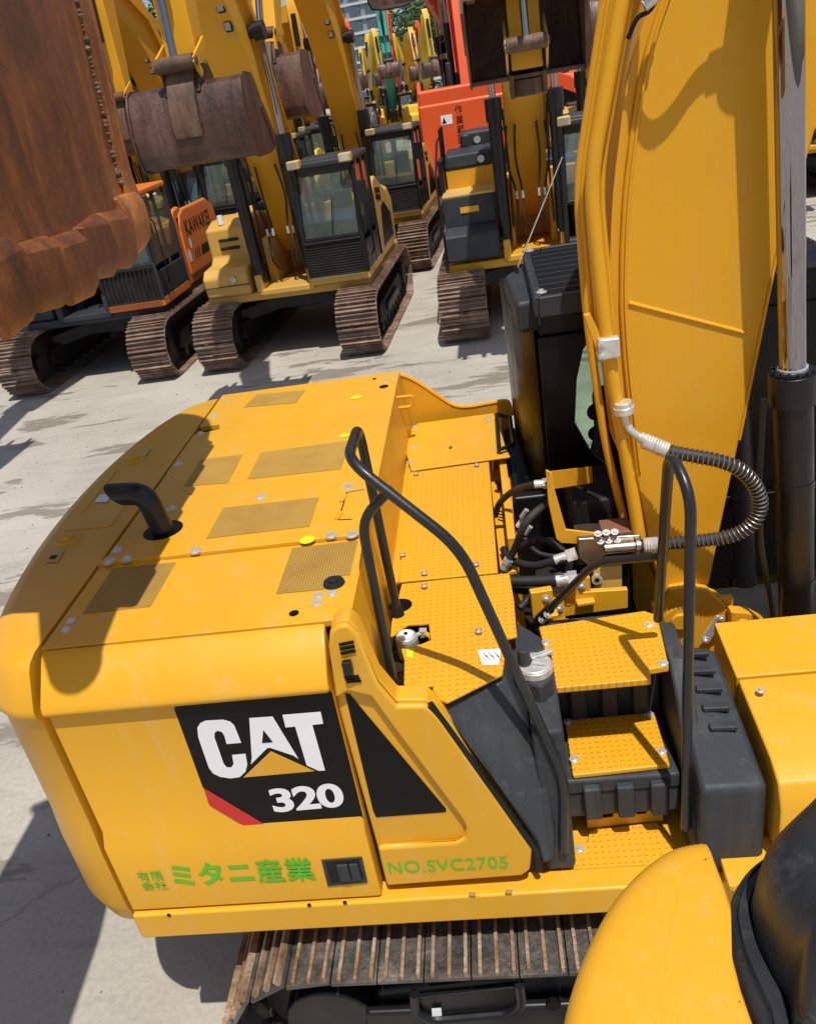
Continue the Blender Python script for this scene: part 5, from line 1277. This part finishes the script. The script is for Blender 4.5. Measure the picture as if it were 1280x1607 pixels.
# weld bead up the corner
rnd = random.Random(3); mb = MB()
for k in range(120):
    t_ = k / 119; i = int(4 + t_ * 20); p = V((outr[i][0] + .004, ye1 - .085 + rnd.uniform(-.006, .006), outr[i][1])) + V((0, 0, (t_ * 20 + 4 - i) * (outr[i + 1][1] - outr[i][1])))
    p = skew(p); r_ = rnd.uniform(.010, .017); mb.tube([p - V((.012, 0, .004)), p + V((.005, 0, 0)), p + V((r_, 0, .002))], [r_, r_, r_ * .4], 7)
mb.build('weld_bead', 'weld', bk)
# wear straps on the shell
for y0_, y1__ in ((ye1 - .12, ye1 - .01),):
    mb = MB(); st2 = [(outr[i][0] + .004, outr[i][1]) for i in range(2, 28)]; st3 = [(x + .022, z) for x, z in st2]
    mb.xz(st3 + st2[::-1], y0_ + .03, y1__); mb.v = [skew(v) for v in mb.v]; mb.build('wear_strap', 'rust_orange', bk, bevel=.008)
for (ya_, yb2, za, zb2) in ((-.7, -.1, 4.55, 5.0), (-.2, .5, 4.05, 4.5)):
    mb = MB(); mb.add([(-1.592, ya_, za), (-1.592, yb2, za + .18), (-1.60, yb2, zb2 + .1), (-1.60, ya_, zb2)], [(0, 1, 2, 3)]); 
# teeth
tp_ = [(225, 340), (198, 392), (150, 440), (88, 462), (30, 470), (-30, 480)]
for k in range(6):
    yk = ye1 - (k + .5) * (ye1 - ye0) / 6; base = V((0, 0, 0))
    w2 = (ye1 - ye0) / 12 * .97; mb = MB(); base = skew(V((-1.40, yk, 3.71)))
    def lp(fx, bx_, ww, z, e=0): return [base + V((fx, -w2 * ww, z - e)), base + V((fx, w2 * ww, z)), base + V((bx_, w2 * ww, z)), base + V((bx_, -w2 * ww, z - e))]
    q_ = rnd.uniform(-.015, .015)
    j1, j2, j3 = rnd.uniform(-.02, .02), rnd.uniform(-.03, .03), rnd.uniform(.45, .85)
    r0_ = lp(-.012, -.10, .84, .10 + j1, j1); r1_ = lp(.014, -.09, .90, .06 + j1, j2); r2_ = lp(.016, -.06, .93, -.02, q_); r25 = lp(.006, -.045, .86, -.085 + q_, j2); r3_ = lp(-.018, -.045, j3, -.125 + q_, j2)
    mb.rings([r0_, r1_, r2_, r25, r3_]); mb.build('tooth', 'rust_orange', bk, bevel=.012, seg=2, smooth=28)
# stick of that arm; link is an unseen shape added to shade the door
mb = MB(); mb.xz([(-2.6, 5.2), (-2.5, 5.6), (-4.2, 6.6), (-4.5, 6.0)], -.2, .2); mb.build('stick', 'boom_yellow', K, bevel=.02)
sdir = V((.125, -.325, .935)) / .935
def up(u, v, h_): return PZ(u, v, HZ) + sdir * h_
mb = MB(); a, b = up(150, 905, 1.75), up(112, 1032, 1.75); e = (b - a).normalized(); sd_ = V((-e.y, e.x, 0))
n2 = 10; outl = [a + sd_ * .16, b + sd_ * .105] + [b + sd_ * .105 * math.cos(q) + e * .105 * math.sin(q) for q in [math.pi * k / n2 for k in range(1, n2)]] + [b - sd_ * .105, a - sd_ * .24]
mb.prism(outl, (0, 0, .12)); mb.build('link', 'rust_orange', K, bevel=.01)

mb = MB(); l3 = [V((x, y, 0)) + sdir * 3.2 for x, y in ((-3.35, .2), (-3.35, -2.2), (-2.45, -2.2), (-2.55, -.72), (-2.7, .2))]
mb.prism(l3, (0, 0, .5)); mb.build('boom', 'boom_yellow', K, bevel=.02)  # the boom is an unseen slab, shaped to cast the shadow on the ground

# ================================================================== MACHINE THE CAMERA STANDS ON (bottom right corner)
Q = thing('machine_bonnet', 'rounded yellow bonnet with black rubber-edged dome in the bottom right corner, closest to the camera', 'bonnet')
zq = 2.95
ol = spline([V((u, v, 0)) for u, v in ((874, 1650), (884, 1580), (900, 1520), (925, 1458), (955, 1405), (985, 1368), (1015, 1340), (1048, 1318), (1075, 1309), (1100, 1305))], 4)
ol = [(q.x, q.y) for q in ol] + [(1107, 1306), (1113, 1316), (1122, 1340), (1136, 1376), (1146, 1402), (1142, 1440), (1149, 1490), (1163, 1545), (1184, 1606), (1200, 1650)]
O3 = [PZ(u, v, zq) for u, v in ol]; cen = PZ(1150, 1600, zq); rings_ = []
for dz, k in ((-.8, 1.0), (-.075, 1.0), (-.055, .995), (-.036, .98), (-.023, .96), (-.013, .93), (-.006, .89), (-.002, .83), (0, .72), (.0005, .4)):
    rings_.append([cen + (p - cen) * k * 1.03 + V((0, 0, dz)) for p in O3])
mb = MB(); mb.rings(rings_); yb3 = mb.build('bonnet', 'yellow', Q, smooth=60)
mb = MB(); mb.tube(spline([PZ(u, v, zq - .0005) for u, v in ((1034, 1650), (1038, 1590), (1045, 1500), (1056, 1435), (1070, 1385), (1088, 1355), (1112, 1345))], 8), .0014, 6); mb.build('pressing_line', 'yellow', yb3)
for u, v in ((1107, 1349), (1160, 1573)):
    c = PZ(u, v, zq); mb = MB(); mb.cyl(c, c + V((0, 0, .001)), .0012, n=8); mb.build('paint_chip', 'brown_copper', yb3)
zr = 2.94
outer_ = [(1290, 1255), (1254, 1279), (1227, 1309), (1212, 1333), (1175, 1361), (1150, 1397), (1141, 1443), (1149, 1496), (1165, 1545), (1188, 1604), (1215, 1660)]
inner_ = [(1310, 1285), (1275, 1300), (1248, 1325), (1222, 1350), (1190, 1384), (1179, 1410), (1177, 1430), (1188, 1476), (1208, 1519), (1236, 1572), (1262, 1650)]
far_ = [(1420, 1680), (1560, 1600), (1600, 1450), (1560, 1320), (1430, 1250)]
def ringpts(l, z, add=0): return spline([PZ(u, v, z) for u, v in l] + [PZ(u, v, z) for u, v in far_], 4)
ro, ri = ringpts(outer_, zr), ringpts(inner_, zr)
rr = [[p + V((0, 0, -.5)) for p in ro], [p + V((0, 0, -.012)) for p in ro], [p.lerp(q, .12) + V((0, 0, -.002)) for p, q in zip(ro, ri)], [p.lerp(q, .30) for p, q in zip(ro, ri)], [p.lerp(q, .42) + V((0, 0, -.004)) for p, q in zip(ro, ri)], [p.lerp(q, .5) + V((0, 0, .001)) for p, q in zip(ro, ri)], [p.lerp(q, .92) for p, q in zip(ro, ri)], [q + V((0, 0, -.01)) for p, q in zip(ro, ri)]]
mb = MB(); mb.rings(rr); mb.build('rubber_rim', 'scuffed_rubber', Q, smooth=50)
cen = sum(ri, V()) / len(ri); rings_ = []
for dz, k in ((-.2, 1.0), (-.005, 1.0), (.02, .97), (.05, .935), (.075, .89), (.10, .81), (.118, .68), (.128, .5), (.132, .2)):
    rings_.append([cen + (p - cen) * k + V((0, 0, dz)) for p in ri])
mb = MB(); mb.rings(rings_); mb.build('dome', 'scuffed_rubber', Q, smooth=80)

# loose grit on the concrete
rnd = random.Random(8); mb = MB()
for k in range(900):
    x = rnd.uniform(-9, 3.5); y = rnd.uniform(-1.8, 12) if rnd.random() < .6 else rnd.uniform(4, 10)
    if -1.9 < x < 3.2 and -1.5 < y < 1.5: continue
    r_ = rnd.uniform(.006, .016) * (1.6 if rnd.random() < .06 else 1); c = V((x, y, r_ * .4)); a0 = rnd.random() * 6
    top_ = [c + V((math.cos(a0 + q) * r_ * rnd.uniform(.6, 1.1), math.sin(a0 + q) * r_ * rnd.uniform(.6, 1.1), -r_ * .38)) for q in (0, 1.25, 2.5, 3.8, 5.0)]
    mb.add(top_ + [c + V((0, 0, r_ * rnd.uniform(.3, .8)))], [(i, (i + 1) % 5, 5) for i in range(5)])
o = mb.build('gravel', 'dark_gravel'); o['kind'] = 'stuff'; o['label'] = 'loose grit and small stones lying on the concrete'; o['category'] = 'gravel'
